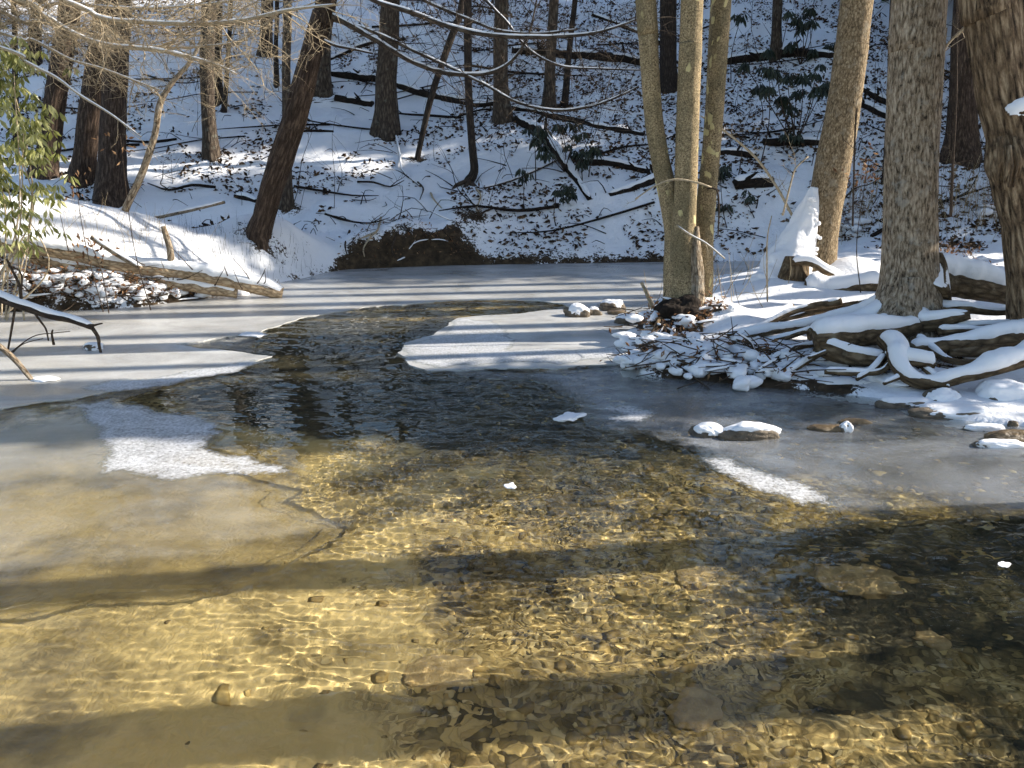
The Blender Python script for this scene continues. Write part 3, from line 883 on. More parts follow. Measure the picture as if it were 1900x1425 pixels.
TREE_SEED = [0]
def tree(name, pix, mat, label, group=None, flare=1.5, Y=None, top=11.0, sides=16, step=0.25, rough=0.05, ridges=0.0, nridge=11, crown=True, lean=0.0, base=None, sink=0.25):
    """pix: (u, v, width in photo px) up the trunk; the foot stands where its sight line meets the ground"""
    TREE_SEED[0] += 1
    k = TREE_SEED[0]
    u0, v0, w0 = pix[0]
    b = ground(u0, v0) if base is None else np.array(base, float)
    Y0 = b[1] if Y is None else Y
    P, R = [], []
    for i, (u, v, w) in enumerate(pix):
        p = at(u, v, Y0 + lean * i)
        P.append(p)
        R.append(px2m(w, Y0, v) / 2)
    if Y is None: P[0] = b
    d = P[-1] - P[-2]
    d = d / np.linalg.norm(d)
    d = d * 0.6 + np.array([0, 0, 0.4]); d /= np.linalg.norm(d)
    if top > P[-1][2]:
        h = top - P[-1][2]
        P += [P[-1] + d * h * 0.5, P[-1] + d * h]
        R += [R[-1] * 0.8, R[-1] * 0.45]
    if flare > 1:
        a0 = P[0] + (P[1] - P[0]) / np.linalg.norm(P[1] - P[0]) * min(0.45, np.linalg.norm(P[1] - P[0]) * .5)
        P = [P[0] - np.array([0, 0, sink]), P[0], a0] + P[1:]
        R = [R[0] * (flare * 1.2), R[0] * flare, R[0] * 1.07] + R[1:]
    else:
        P = [P[0] - np.array([0, 0, sink])] + P
        R = [R[0]] + R
    t = thing(name, b, label, 'tree', group)
    V, F, T = tube(P, R, sides, step, rough, k, 2.0, ridges, nridge)
    if flare > 1:                                # root flare lobes
        z = V[:, 2] - b[2]
        a = np.arctan2(V[:, 1] - b[1], V[:, 0] - b[0])
        f = 0.14 * (1 - sm(-0.1, 0.45, z)) * (np.cos(a * 3 + k * 1.7) + 0.5 * np.cos(a * 5 + k))
        V[:, :2] = b[:2] + (V[:, :2] - b[:2]) * (1 + f * (z < 0.6))[:, None]
    part('trunk', (V, F, T), mat, t)
    if crown and top > 8:
        put('branches', CROWNS[k % 3], P[-2] - np.array([0, 0, 1.5]), t, 1.0, k * 1.3)
    return t, P, R

BG = 'bare trees on the snowy hillside'
BT = [
    ([(85, 322, 36), (100, 200, 36), (118, 90, 36), (130, 0, 36)], 'bark_hemlock', 'leftmost of three stout reddish brown trunks on the left bank'),
    ([(153, 335, 36), (165, 220, 38), (182, 100, 36), (196, 0, 35)], 'bark_hemlock', 'middle of three stout reddish brown trunks on the left bank'),
    ([(206, 372, 46), (210, 240, 44), (216, 100, 42), (222, 0, 40)], 'bark_hemlock', 'rightmost and thickest of three reddish brown trunks on the left bank'),
    ([(62, 120, 22), (66, 40, 22), (70, 0, 21)], 'bark_dark', 'short dark trunk high on the slope at the upper left'),
    ([(32, 272, 11), (28, 150, 10), (25, 0, 9)], 'bark_dark', 'thin dark trunk behind the green shrub at the left edge'),
    ([(392, 290, 25), (386, 200, 25), (384, 100, 27), (387, 0, 26)], 'bark_oak', 'straight grey-brown trunk standing alone left of the leaning tree'),
    ([(405, 192, 15), (404, 100, 14), (406, 0, 13)], 'bark_dark', 'dark trunk half hidden behind the straight grey-brown one'),
    ([(416, 208, 9), (422, 120, 8), (428, 0, 8)], 'bark_dark', 'pencil-thin dark trunk just right of the straight grey-brown one'),
    ([(494, 102, 23), (494, 50, 22), (496, 0, 22)], 'bark_dark', 'dark trunk high up the slope left of the leaning tree'),
    ([(513, 160, 9), (512, 80, 8), (514, 0, 8)], 'bark_dark', 'thin dark trunk just left of the slim tree behind the leaner'),
    ([(531, 383, 20), (532, 250, 17), (531, 120, 16), (533, 0, 16)], 'bark_oak', 'slim upright trunk directly behind the foot of the leaning tree'),
    ([(599, 174, 26), (602, 90, 24), (606, 0, 23)], 'bark_oak', 'trunk standing close behind the upper part of the leaning tree'),
    ([(718, 246, 40), (716, 160, 38), (721, 80, 36), (724, 0, 34)], 'bark_oak', 'stout grey trunk with a dark foot in the middle of the slope'),
    ([(774, 296, 9), (788, 230, 11), (803, 170, 12), (830, 90, 13), (848, 40, 13), (858, 0, 12)], 'bark_dark', 'thin trunk bending to the right beside the stout grey one'),
    ([(932, 222, 29), (929, 150, 27), (929, 70, 27), (931, 0, 26)], 'bark_oak', 'upright grey-brown trunk standing above the black fallen log'),
    ([(1019, 204, 21), (1021, 120, 20), (1025, 50, 19), (1028, 0, 18)], 'bark_oak', 'mid-sized trunk right of centre behind the bare branches'),
    ([(1048, 196, 12), (1054, 120, 11), (1062, 40, 10), (1067, 0, 10)], 'bark_dark', 'thin trunk immediately right of the mid-sized one'),
    ([(1240, 165, 30), (1240, 80, 31), (1240, 0, 31)], 'bark_dark', 'dark trunk seen between the left and middle sycamore stems'),
    ([(1440, 108, 20), (1441, 50, 18), (1443, 0, 18)], 'bark_oak', 'grey trunk high on the slope above the drooping shrubs'),
    ([(1646, 335, 15), (1652, 180, 13), (1658, 0, 12)], 'bark_dark', 'thin dark trunk close along the left edge of the big rough tree'),
    ([(1783, 292, 50), (1786, 180, 44), (1788, 90, 42), (1793, 0, 40)], 'bark_hemlock', 'dark brown trunk with a wide foot behind the right bank'),
]
for pix, m, lab in BT:
    big = pix[0][2] > 30
    tree('forest_tree', pix, MAT[m], lab, BG, 1.45 if pix[0][2] > 14 else 1.2, sides=44 if big else 14, step=0.09 if big else 0.25, ridges=0.016 if big else 0.0, nridge=17)

# the bent tree on its root mound
t_bent, P_, R_ = tree('bent_tree', [(868, 340, 20), (880, 318, 16), (876, 270, 14), (870, 180, 14), (868, 80, 15), (868, 0, 15)], MAT['bark_dark'],
     'slender dark tree with a bent foot on a root mound above the pool', None, 1.0, sides=14, step=0.12)
for i, px in enumerate([[(872, 335, 9), (858, 355, 7), (850, 380, 4)], [(870, 338, 8), (890, 360, 6), (884, 385, 4)], [(866, 336, 10), (845, 345, 7), (836, 365, 4)], [(874, 338, 7), (900, 365, 5), (905, 392, 3)]]):
    pp = [at(u, v, P_[1][1] - 0.12 - 0.12 * j) for j, (u, v, w) in enumerate(px)]
    part('root', tube(pp, [px2m(w, 15) / 2 for _, _, w in px], 7, 0.08, 0.1, i), MAT['twig_dark'], t_bent)

# the mossy leaning sapling of the left bank
tree('sapling', [(232, 392, 13), (262, 325, 13), (287, 250, 12), (296, 195, 12), (318, 155, 9), (355, 112, 7), (375, 70, 5)], MAT['bark_ash'],
     'pale mossy sapling with a crook, leaning right beside the three brown trunks', None, 1.0, top=0, sides=10, step=0.08, rough=0.12, crown=False)

# the big leaning tree and its long snow-lined limbs
t_lean, PL, RL = tree('leaning_tree', [(480, 438, 36), (500, 365, 40), (524, 290, 43), (548, 215, 42), (575, 110, 38), (600, 20, 36), (606, 0, 36)], MAT['bark_hemlock'],
     'big brown tree leaning to the right on the snowy left shore', None, 1.25, top=12, sides=48, step=0.06, ridges=0.018, nridge=17, rough=0.05)
YL = PL[1][1]

def limb(parent, pts, mat, snow=0.012, twigs=18, tl=0.5, seed=0, twr=0.004, sides=8, up=0.05, kids=3, depth=1, wig=0.22, gaps=0.0, name='limb', bias=(0, 0, 0), snowmat='snow'):
    """pts: world points with radii"""
    rs = np.random.default_rng(seed)
    P = [np.array(p[:3], float) for p in pts]
    R = [p[3] for p in pts]
    o = part(name, tube(P, R, sides, 0.08, 0.08, seed), mat, parent)
    if snow:
        part('snow', snow_on(P, R, snow, 0.04, seed, 0.85, gaps, 7), MAT['snow'], o)
    if twigs:
        mb = MB()
        C, r = spline(P, R, 0.05)
        t, s, u = frames(C)
        for k in range(twigs):
            i = int(rs.uniform(0.08, 1.0) * (len(C) - 1))
            d = t[i] * rs.uniform(0.3, 1.0) + rs.normal(0, 0.55, 3) + np.array(bias)
            d /= np.linalg.norm(d)
            grow(mb, C[i], d, tl * rs.uniform(0.4, 1.3), twr * rs.uniform(0.7, 1.4), depth, rs, up, wig, kids, 4)
        part('twigs', mb, mat, o, kind='stuff')
    return o

def LP(px, Y, dY=0.0, k=0.8):
    n = len(px) - 1
    return [(*at(u, v, Y + dY * i / n), k * px2m(w, Y + dY * i / n, v) / 2) for i, (u, v, w) in enumerate(px)]

limb(t_lean, LP([(604, 24, 14), (640, 42, 13), (700, 76, 12), (760, 112, 11), (820, 134, 10), (880, 139, 9), (925, 130, 8), (958, 104, 7), (980, 66, 5), (992, 20, 4), (1000, -30, 3)], YL, -0.9), MAT['bark_oak'], 0.015, 40, 0.6, 11, 0.005, up=-0.02)
limb(t_lean, LP([(608, 34, 9), (690, 58, 8), (780, 100, 7), (850, 132, 6), (905, 160, 6), (960, 190, 6), (1030, 205, 6), (1095, 198, 5), (1150, 178, 4), (1185, 160, 3)], YL, -1.2), MAT['bark_oak'], 0.012, 70, 0.7, 12, 0.005, up=-0.03, kids=4)
limb(t_lean, LP([(612, -60, 14), (690, -2, 12), (760, 22, 11), (830, 48, 11), (900, 64, 10), (970, 69, 9), (1040, 68, 8), (1100, 62, 6), (1150, 48, 5), (1185, 34, 3)], YL, -1.6), MAT['bark_oak'], 0.014, 70, 0.7, 13, 0.005, up=-0.02, kids=4)
limb(t_lean, LP([(616, -90, 10), (770, -8, 8), (830, 20, 7), (880, 40, 7), (930, 58, 6), (1000, 62, 5), (1070, 55, 4)], YL + .3, -1.0), MAT['bark_oak'], 0.010, 50, 0.6, 14, 0.0045, up=-0.02)
limb(t_lean, LP([(592, 72, 8), (625, 85, 7), (660, 92, 6), (690, 99, 4)], YL, -0.4), MAT['twig_dark'], 0.008, 5, 0.3, 15, 0.004)
limb(t_lean, LP([(618, -100, 9), (850, -30, 7), (930, 30, 6), (980, 90, 5), (1040, 122, 5), (1120, 128, 4), (1190, 130, 3)], YL + .2, -1.4), MAT['bark_oak'], 0.009, 90, 0.7, 16, 0.0045, up=-0.02, kids=4)

# the tree outside the frame on the left whose sunlit limbs hang into view
bx = np.array([-7.4, 8.9, gz(-7.4, 8.9)])
t_beech = thing('beech_tree', bx, 'tree beyond the left edge whose pale snow-lined limbs sweep across the top', 'tree')
part('trunk', tube([bx - [0, 0, .2], bx + [0, 0, 1.5], bx + [.1, 0, 4], bx + [.1, .1, 9]], [.24, .2, .17, .1], 16, 0.25, 0.05, 3), MAT['bark_ash'], t_beech)
put('branches', CROWNS[1], bx + [.1, .1, 6.5], t_beech)
tx, ty = -7.3, 8.9
def from_trunk(z): return (tx, ty, z, 0.035)
limb(t_beech, [from_trunk(4.2)] + LP([(95, -8, 11), (190, 34, 11), (260, 41, 10), (330, 44, 10), (390, 44, 9), (460, 36, 8), (530, 20, 6), (590, 12, 5), (622, 8, 3)], 8.6, -.4), MAT['twig_tan'], 0.009, 120, 0.6, 21, 0.006, up=0.0, kids=5, depth=2)
limb(t_beech, [from_trunk(3.9)] + LP([(20, -6, 12), (80, 28, 11), (140, 64, 10), (200, 84, 10), (290, 93, 9), (350, 106, 7), (405, 122, 5), (440, 138, 3)], 8.7, -.3), MAT['twig_tan'], 0.009, 120, 0.6, 22, 0.006, up=0.0, kids=5, depth=2)
limb(t_beech, [from_trunk(3.4)] + LP([(0, 88, 7), (50, 116, 7), (105, 145, 6), (150, 178, 5), (205, 212, 4), (262, 254, 2.5)], 8.6, -.3), MAT['twig_tan'], 0.008, 14, 0.4, 23, 0.0035, up=0.0, kids=3, depth=1)
limb(t_beech, [from_trunk(4.4)] + LP([(0, 20, 8), (70, 40, 7), (150, 55, 7), (240, 80, 6), (320, 88, 5), (400, 84, 4), (460, 74, 3)], 9.1, .2), MAT['twig_tan'], 0.007, 110, 0.55, 24, 0.0055, up=0.0, kids=5, depth=2)
limb(t_beech, [from_trunk(4.6)] + LP([(0, -10, 8), (120, 6, 7), (260, 16, 6), (380, 8, 5), (470, -5, 4)], 8.9, .3), MAT['twig_tan'], 0.007, 110, 0.55, 25, 0.0055, up=-0.01, kids=5, depth=2)
limb(t_beech, [from_trunk(3.8)] + LP([(0, 60, 7), (60, 74, 6), (130, 110, 5), (190, 128, 5), (250, 150, 4), (300, 168, 2.5)], 8.8, .2), MAT['twig_tan'], 0.006, 70, 0.5, 26, 0.005, up=0.0, kids=5, depth=1)

# ------------------------------------------------------------------ right bank: sycamore clump
yS = 8.15
bS = at(1262, 552, yS); bS[2] = gz(bS[0], bS[1])
t_syc = thing('sycamore_tree', bS, 'three-stemmed mottled sycamore standing at the tip of the right bank', 'tree')
def stem(pix, dY, seed, patch):
    P, R = [], []
    for i, (u, v, w) in enumerate(pix):
        P.append(at(u, v, yS + dY)); R.append(px2m(w, yS + dY, v) / 2)
    d = P[-1] - P[-2]; d /= np.linalg.norm(d)
    P += [P[-1] + d * 3, P[-1] + d * 7]; R += [R[-1] * .85, R[-1] * .5]
    P = [P[0] - np.array([0, 0, .3])] + P; R = [R[0]] + R
    V, F, T = tube(P, R, 32, 0.06, 0.05, seed, 3.0)
    o = part('trunk', (V, F, T + seed * 2.1), MAT['bark_sycamore'], t_syc, attrs={'patch': patch(V[:, 2])})
    put('branches', CROWNS[seed % 3], P[-2] - np.array([0, 0, .5]), t_syc, 1.0, seed)
    return o, P, R
stem([(1262, 560, 64), (1258, 500, 54), (1254, 430, 42), (1242, 370, 38), (1226, 300, 34), (1213, 220, 34), (1206, 130, 34), (1202, 60, 36), (1198, 0, 38)], 0.0, 31, lambda z: -0.10 + 0 * z)
o2, P2, R2 = stem([(1268, 565, 70), (1266, 500, 50), (1268, 430, 45), (1272, 360, 42), (1274, 280, 42), (1277, 190, 42), (1281, 90, 42), (1284, 0, 42)], -0.10, 32, lambda z: -0.06 + 0 * z)
o3, P3, R3 = stem([(1302, 520, 42), (1304, 450, 38), (1310, 380, 35), (1318, 300, 34), (1325, 210, 34), (1331, 110, 36), (1338, 0, 38)], 0.16, 33, lambda z: 0.02 + 0.10 * sm(1.2, 3.0, z))
# dead split slab and hollow stump at the clump's foot
part('dead_slab', tube([at(1288, 590, yS - .22), at(1292, 530, yS - .2), at(1290, 470, yS - .18), at(1292, 420, yS - .15)], [.10, .085, .06, .02], 10, .05, .25, 5, 4, .01, 5), MAT['bark_ash'], t_syc)
for i, (a, b, c, w) in enumerate([((1262, 560), (1240, 590), (1222, 625), 22), ((1270, 560), (1262, 600), (1270, 640), 22), ((1282, 560), (1305, 600), (1318, 635), 20), ((1250, 560), (1226, 580), (1208, 600), 16), ((1290, 560), (1330, 590), (1370, 612), 16)]):
    pp = [at(*a, yS - .06), at(*b, yS - .24), at(*c, yS - .5)]
    o = part('root', tube(pp, [px2m(w * k, 9) / 2 for k in (1.2, .9, .45)], 10, .05, .15, 60 + i), MAT['bark_root'], t_syc)
    part('snow', snow_on(pp, [px2m(w * k, 9) / 2 for k in (1.2, .9, .45)], .03, .04, i, 1.2, .3), MAT['snow'], o)
part('root_ball', rock_geo(at(1256, 590, yS - .32), (.24, .18, .20), 91, 5, .7, .3, .0), MAT['bark_black'], t_syc)
part('root_ball', rock_geo(at(1240, 622, yS - .5), (.20, .15, .13), 92, 5, .8, 1.0, .0), MAT['bark_black'], t_syc)
rs_ = np.random.default_rng(15)
for i in range(16):
    u0, u1 = rs_.uniform(1235, 1300), 0
    u1 = u0 + rs_.normal(-10, 45)
    v1 = rs_.uniform(625, 688)
    pp = [at(u0, rs_.uniform(560, 590), yS - .12), at((u0 + u1) / 2 + rs_.normal(0, 8), (575 + v1) / 2 + rs_.normal(-4, 6), yS - .45), at(u1, v1, yS - .45 - (v1 - 600) * .011)]
    rr = rs_.uniform(.012, .04)
    o = part('root', tube(pp, [rr * 1.3, rr, rr * .5], 9, .05, .25, 140 + i), MAT['bark_root'], t_syc)
    if i % 2: part('snow', snow_on(pp, [rr * 1.3, rr, rr * .5], .02, .03, i, 1.1, .45), MAT['snow'], o)
limb(t_syc, LP([(1320, 348, 5), (1290, 338, 5), (1252, 333, 5), (1215, 345, 4), (1178, 370, 2.5)], yS - .3), MAT['twig_tan'], 0, 2, .2, 41, .003, name='limb')
limb(t_syc, LP([(1312, 350, 5), (1330, 352, 5), (1334, 390, 4), (1332, 440, 3)], yS - .3), MAT['twig_dark'], 0, 0, .2, 42, .003, name='limb')
limb(t_syc, LP([(1255, 418, 4), (1280, 436, 4), (1310, 452, 4), (1345, 480, 3)], yS - .35), MAT['twig_tan'], 0.004, 3, .2, 43, .003, name='limb')

# the leaning snow-plastered tree
bB = at(1515, 492, 10.2); bB[2] = gz(bB[0], bB[1])
t_b1, P1, R1 = tree('leaning_sycamore', [(1512, 505, 78), (1522, 440, 62), (1535, 360, 62), (1552, 270, 62), (1568, 180, 60), (1580, 90, 58), (1590, 0, 56)], MAT['bark_flaky'],
     'tan flaky-barked tree leaning right with snow plastered up its left foot', None, 1.0, Y=bB[1], base=bB, top=12, sides=36, step=0.05, rough=0.06, ridges=.006, nridge=15)
YB = bB[1]
drift = [at(1511, 348, YB - .08), at(1502, 382, YB - .1), at(1488, 430, YB - .12), at(1464, 490, YB - .2), at(1435, 545, YB - .35), at(1400, 590, YB - .6)]
part('snow_drift', tube(drift, [.05, .11, .19, .28, .34, .25], 40, .025, .3, 9, 4), MAT['snow'], t_b1)
for i in range(30):
    v = 365 + 120 * rng.uniform()
    u = 1510 + (v - 345) * 0.02 + rng.normal(0, 7)
    part('snow_clump', rock_geo(at(u, v, YB - .215 - (v - 345) * .0003), (rng.uniform(.02, .05), .02, rng.uniform(.015, .03)), i, 2), MAT['snow'], t_b1)
hol = [at(1478, 478, YB - .55), at(1472, 520, YB - .6), at(1468, 560, YB - .62)]
part('root', tube(hol, [.13, .19, .2], 16, .05, .2, 77, 3), MAT['bark_root'], t_b1)
rt = [at(1470, 487, YB - .7), at(1505, 488, YB - .75), at(1535, 506, YB - .75), at(1562, 518, YB - .7)]
o = part('root', tube(rt, [.035, .045, .04, .025], 10, .04, .15, 78), MAT['bark_root'], t_b1)
part('snow', snow_on(rt, [.035, .045, .04, .025], .06, .03, 8, 1.2), MAT['snow'], o)
rt = [at(1490, 540, YB - .8), at(1540, 545, YB - .9), at(1590, 535, YB - 1.0), at(1640, 528, YB - 1.1)]
o = part('root', tube(rt, [.14, .11, .09, .07], 12, .05, .15, 79), MAT['bark_root'], t_b1)
part('snow', snow_on(rt, [.14, .11, .09, .07], .09, .04, 9, 1.1), MAT['snow'], o)

# the big rough tree and its roots
Y2 = 6.95
b2 = at(1685, 585, Y2)
t_b2, PB2, RB2 = tree('rough_barked_tree', [(1682, 604, 165), (1684, 572, 128), (1688, 530, 106), (1688, 470, 95), (1689, 380, 90), (1692, 280, 90), (1697, 160, 94), (1703, 60, 96), (1706, 0, 96)], MAT['bark_ash'],
     'big upright tree with rough pale grey bark above the snowy roots', None, 1.0, Y=Y2, base=b2, top=11, sides=72, step=0.03, rough=0.05, ridges=0.008, nridge=22, sink=.6)
def root(parent, pts, seed, snow=.05, width=1.15, mat='bark_root', name='root', sides=16, gaps=0.0, rough=.14):
    """pts: (u, v, Y, width px)"""
    P = [at(u, v, Y) for u, v, Y, w in pts]
    R = [px2m(w, Y, v) / 2 for u, v, Y, w in pts]
    o = part(name, tube(P, R, sides, .025, rough * 1.5, seed, 4.5, .006, 7), MAT[mat], parent)
    if snow: part('snow', snow_on(P, R, snow, .02, seed, width, max(gaps, .40), 13, .95), MAT['snow'], o)
    return o
root(t_b2, [(1672, 560, 6.95, 80), (1645, 582, 6.85, 50), (1600, 600, 6.75, 36), (1555, 612, 6.65, 34), (1505, 622, 6.55, 26)], 201, .05, .8)
root(t_b2, [(1715, 520, 7.05, 60), (1760, 525, 7.1, 52), (1820, 534, 7.1, 46), (1900, 548, 7.1, 42), (2010, 560, 7.0, 36)], 202, .10, .85)
root(t_b2, [(1650, 560, 7.0, 40), (1600, 585, 7.05, 24), (1540, 596, 7.1, 18), (1470, 608, 7.15, 14), (1400, 622, 7.2, 12), (1340, 640, 7.2, 9), (1290, 648, 7.2, 6)], 203, .05, 1.25)
root(t_b2, [(1690, 590, 6.8, 60), (1720, 600, 6.6, 34), (1770, 590, 6.5, 24), (1800, 584, 6.45, 16)], 204, .04, 1.1)
root(t_b2, [(1700, 605, 6.6, 30), (1640, 618, 6.45, 36), (1570, 622, 6.35, 46), (1530, 628, 6.3, 48), (1512, 632, 6.3, 40)], 205, .055, 1.0)
root(t_b2, [(1520, 640, 6.3, 38), (1550, 655, 6.2, 36), (1590, 664, 6.15, 32), (1640, 668, 6.15, 24)], 206, .03, .8, gaps=.35)
root(t_b2, [(1640, 628, 6.25, 30), (1660, 650, 6.1, 32), (1668, 680, 5.92, 28), (1690, 702, 5.82, 26), (1730, 710, 5.76, 25), (1790, 698, 5.74, 24), (1850, 682, 5.76, 24), (1905, 666, 5.8, 25), (1990, 640, 5.9, 26)], 207, .075, 1.25)
root(t_b2, [(1690, 648, 6.25, 24), (1740, 642, 6.25, 30), (1800, 636, 6.25, 33), (1860, 630, 6.25, 34), (1990, 615, 6.3, 36)], 208, .075, 1.0)
root(t_b2, [(1760, 655, 6.2, 14), (1820, 650, 6.2, 22), (1900, 630, 6.25, 22)], 209, .0, 1.05)
root(t_b2, [(1668, 668, 5.98, 18), (1700, 672, 5.9, 16), (1735, 678, 5.85, 12)], 210, .05, 1.2)
root(t_b2, [(1690, 712, 5.95, 28), (1706, 726, 5.9, 20), (1712, 740, 5.88, 12)], 211, 0)
root(t_b2, [(1722, 545, 6.85, 80), (1738, 500, 6.95, 40), (1742, 470, 7.0, 14)], 212, .05, 1.2, gaps=.4)
for i, (a, b) in enumerate([((1690, 715), (1665, 740)), ((1695, 718), (1692, 748)), ((1700, 722), (1715, 752)), ((1712, 722), (1748, 745)), ((1720, 716), (1735, 735)), ((1705, 722), (1700, 745))]):
    p, q = at(*a, 5.92), level(*b)
    part('rootlet', tube([p, (p + q) / 2 + rng.normal(0, .02, 3), q], [.010, .007, .004], 5, .04), MAT['twig_dark'], t_b2)

rs_ = np.random.default_rng(44)
for i, pts in enumerate([[(1650, 590, 6.7, 16), (1600, 606, 6.62, 12), (1540, 606, 6.6, 9), (1490, 616, 6.6, 6)], [(1640, 600, 6.6, 18), (1590, 622, 6.4, 14), (1540, 650, 6.2, 10), (1500, 664, 6.15, 6)], [(1720, 595, 6.7, 22), (1780, 606, 6.5, 16), (1850, 604, 6.45, 13), (1930, 596, 6.45, 10)],
                         [(1730, 575, 6.8, 24), (1790, 572, 6.75, 18), (1850, 578, 6.7, 14), (1930, 572, 6.7, 12)], [(1700, 625, 6.35, 14), (1750, 664, 6.1, 12), (1800, 672, 6.05, 10), (1870, 662, 6.05, 8)], [(1640, 660, 6.1, 12), (1620, 685, 5.98, 10), (1590, 704, 5.9, 7)],
                         [(1650, 676, 6.0, 14), (1630, 690, 5.95, 12), (1580, 692, 5.95, 10), (1530, 690, 5.98, 7)], [(1400, 600, 7.7, 9), (1460, 590, 7.6, 11), (1530, 575, 7.5, 12), (1620, 562, 7.3, 16)], [(1380, 640, 7.3, 7), (1450, 628, 7.1, 9), (1520, 606, 6.95, 12), (1600, 590, 6.85, 18)],
                         [(1690, 655, 6.1, 12), (1722, 690, 5.85, 11), (1760, 720, 5.7, 8)],
                         [(1640, 590, 6.8, 18), (1560, 630, 6.6, 12), (1480, 646, 6.5, 9), (1420, 672, 6.4, 6)], [(1630, 596, 6.75, 16), (1550, 640, 6.4, 11), (1490, 676, 6.2, 8), (1450, 700, 6.1, 5)], [(1560, 560, 7.4, 16), (1480, 575, 7.4, 12), (1410, 606, 7.3, 9), (1350, 622, 7.2, 6)],
                         [(1470, 570, 8.2, 14), (1420, 590, 8.0, 11), (1370, 596, 7.9, 8), (1330, 612, 7.8, 5)], [(1640, 655, 6.12, 10), (1680, 690, 5.9, 9), (1640, 712, 5.8, 6)], [(1740, 615, 6.4, 14), (1800, 612, 6.4, 12), (1900, 604, 6.4, 10)]]):
    root(t_b2, pts, 230 + i, .022, 1.0, gaps=.42, sides=12, rough=.18)

for i, pts in enumerate([[(1672, 500, 6.92, 56), (1656, 560, 6.84, 58), (1632, 604, 6.72, 46), (1612, 626, 6.6, 30)], [(1706, 510, 6.9, 56), (1720, 566, 6.82, 56), (1736, 604, 6.72, 40), (1752, 626, 6.6, 24)], [(1688, 520, 6.82, 50), (1686, 580, 6.72, 54), (1684, 612, 6.62, 44)]]):
    root(t_b2, pts, 260 + i, 0, mat='bark_ash', name='buttress', sides=24, rough=.16)

# the furrowed tree at the right edge
Y3 = 6.4
b3 = at(1935, 625, Y3)
t_b3, PB3, RB3 = tree('burled_tree', [(1935, 625, 120), (1916, 520, 80), (1900, 410, 72), (1892, 340, 92), (1888, 295, 112), (1880, 245, 88), (1862, 170, 88), (1848, 80, 90), (1838, 0, 92), (1830, -60, 92)], MAT['bark_peel'],
     'deeply furrowed tan tree with a swollen snowy burl at the right edge', None, 1.0, Y=Y3, base=b3, top=10, sides=56, step=0.03, rough=0.09, ridges=0.016, nridge=15, sink=.6)
part('snow', cap_geo(rock_geo(at(1900, 206, Y3 - .16), (.12, .07, .07), 6, 4), .02, 4, -.3), MAT['snow'], t_b3)
for i in range(9):
    a = rng.uniform(-1, 1)
    p = at(1872 + 26 * a, 262 + rng.uniform(-10, 10), Y3 - .24 + abs(a) * .08)
    q = at(1870 + 26 * a + rng.normal(0, 6), 330 + rng.uniform(-15, 25), Y3 - .23 + abs(a) * .08)
    part('bark_strip', tube([p, (p + q) / 2 + [rng.normal(0, .01), -.03, 0], q], [.015, .022, .008], 6, .04, .3, i), MAT['bark_peel'], t_b3)

# trees outside the frame to the right: their shadows stripe the ice and shade the slope
SG = 'trees beyond the right edge that shade the creek'
def shade_tree(x, y, r, seed):
    b = np.array([x, y, gz(x, y)])
    t = thing('bank_tree', b, 'bare tree beyond the right edge whose shadow falls across the creek', 'tree', SG)
    part('trunk', tube([b - [0, 0, .3], b, b + [.05, .1, 2.5], b + [.1, 0, 6], b + [.2, .1, 12]], [r * 1.4, r * 1.15, r, r * .85, r * .4], 12, .5, .05, seed), MAT['bark_oak'], t)
    put('branches', CROWNS[seed % 3], b + ([.18, .08, 10.5] if y > 7.9 else [.15, .05, 7.0]), t, .5 if y > 7.9 else .8, seed * 1.1)
for i, (x, y, r) in enumerate([(4.9, 3.98, .14), (5.4, 3.05, .17), (8.6, 6.6, .22), (9.6, 7.4, .16), (7.6, 8.2, .10), (8.4, 9.1, .13), (10.2, 9.9, .15),
                               (9.0, 11.0, .14), (11.5, 11.8, .2), (12.5, 12.6, .16), (10.8, 13.0, .13)]):
    shade_tree(x, y, r, 300 + i)

def hemlock_mesh(seed, H=17.0):
    rs = np.random.default_rng(seed)
    n = 8000
    z = rs.uniform(0.06, 1.0, n) ** 0.85
    R = (1 - z) ** 0.75 * 3.0 + 0.35
    a = rs.uniform(0, 2 * np.pi, n)
    whorl = 0.75 + 0.25 * np.sin(z * 60 + a * 3)
    rr = R * np.sqrt(rs.uniform(0.05, 1, n)) * whorl
    c = np.stack([rr * np.cos(a), rr * np.sin(a), z * H - rr * 0.18], -1)
    out = np.stack([np.cos(a), np.sin(a), -0.35 + rs.normal(0, .25, n)], -1) + rs.normal(0, .25, (n, 3))
    out /= np.linalg.norm(out, axis=1)[:, None]
    sd = np.stack([-np.sin(a), np.cos(a), rs.normal(0, .35, n)], -1)
    L = rs.uniform(.25, .6, n)[:, None]; w = rs.uniform(.07, .16, n)[:, None]
    V = np.stack([c, c + out * L * .5 + sd * w, c + out * L, c + out * L * .5 - sd * w], 1).reshape(-1, 3)
    return mesh_from('hemlock_foliage', V, np.arange(n * 4).reshape(n, 4), MAT['needles'], V, False)
HM = [hemlock_mesh(1), hemlock_mesh(2)]
trunk_h = None
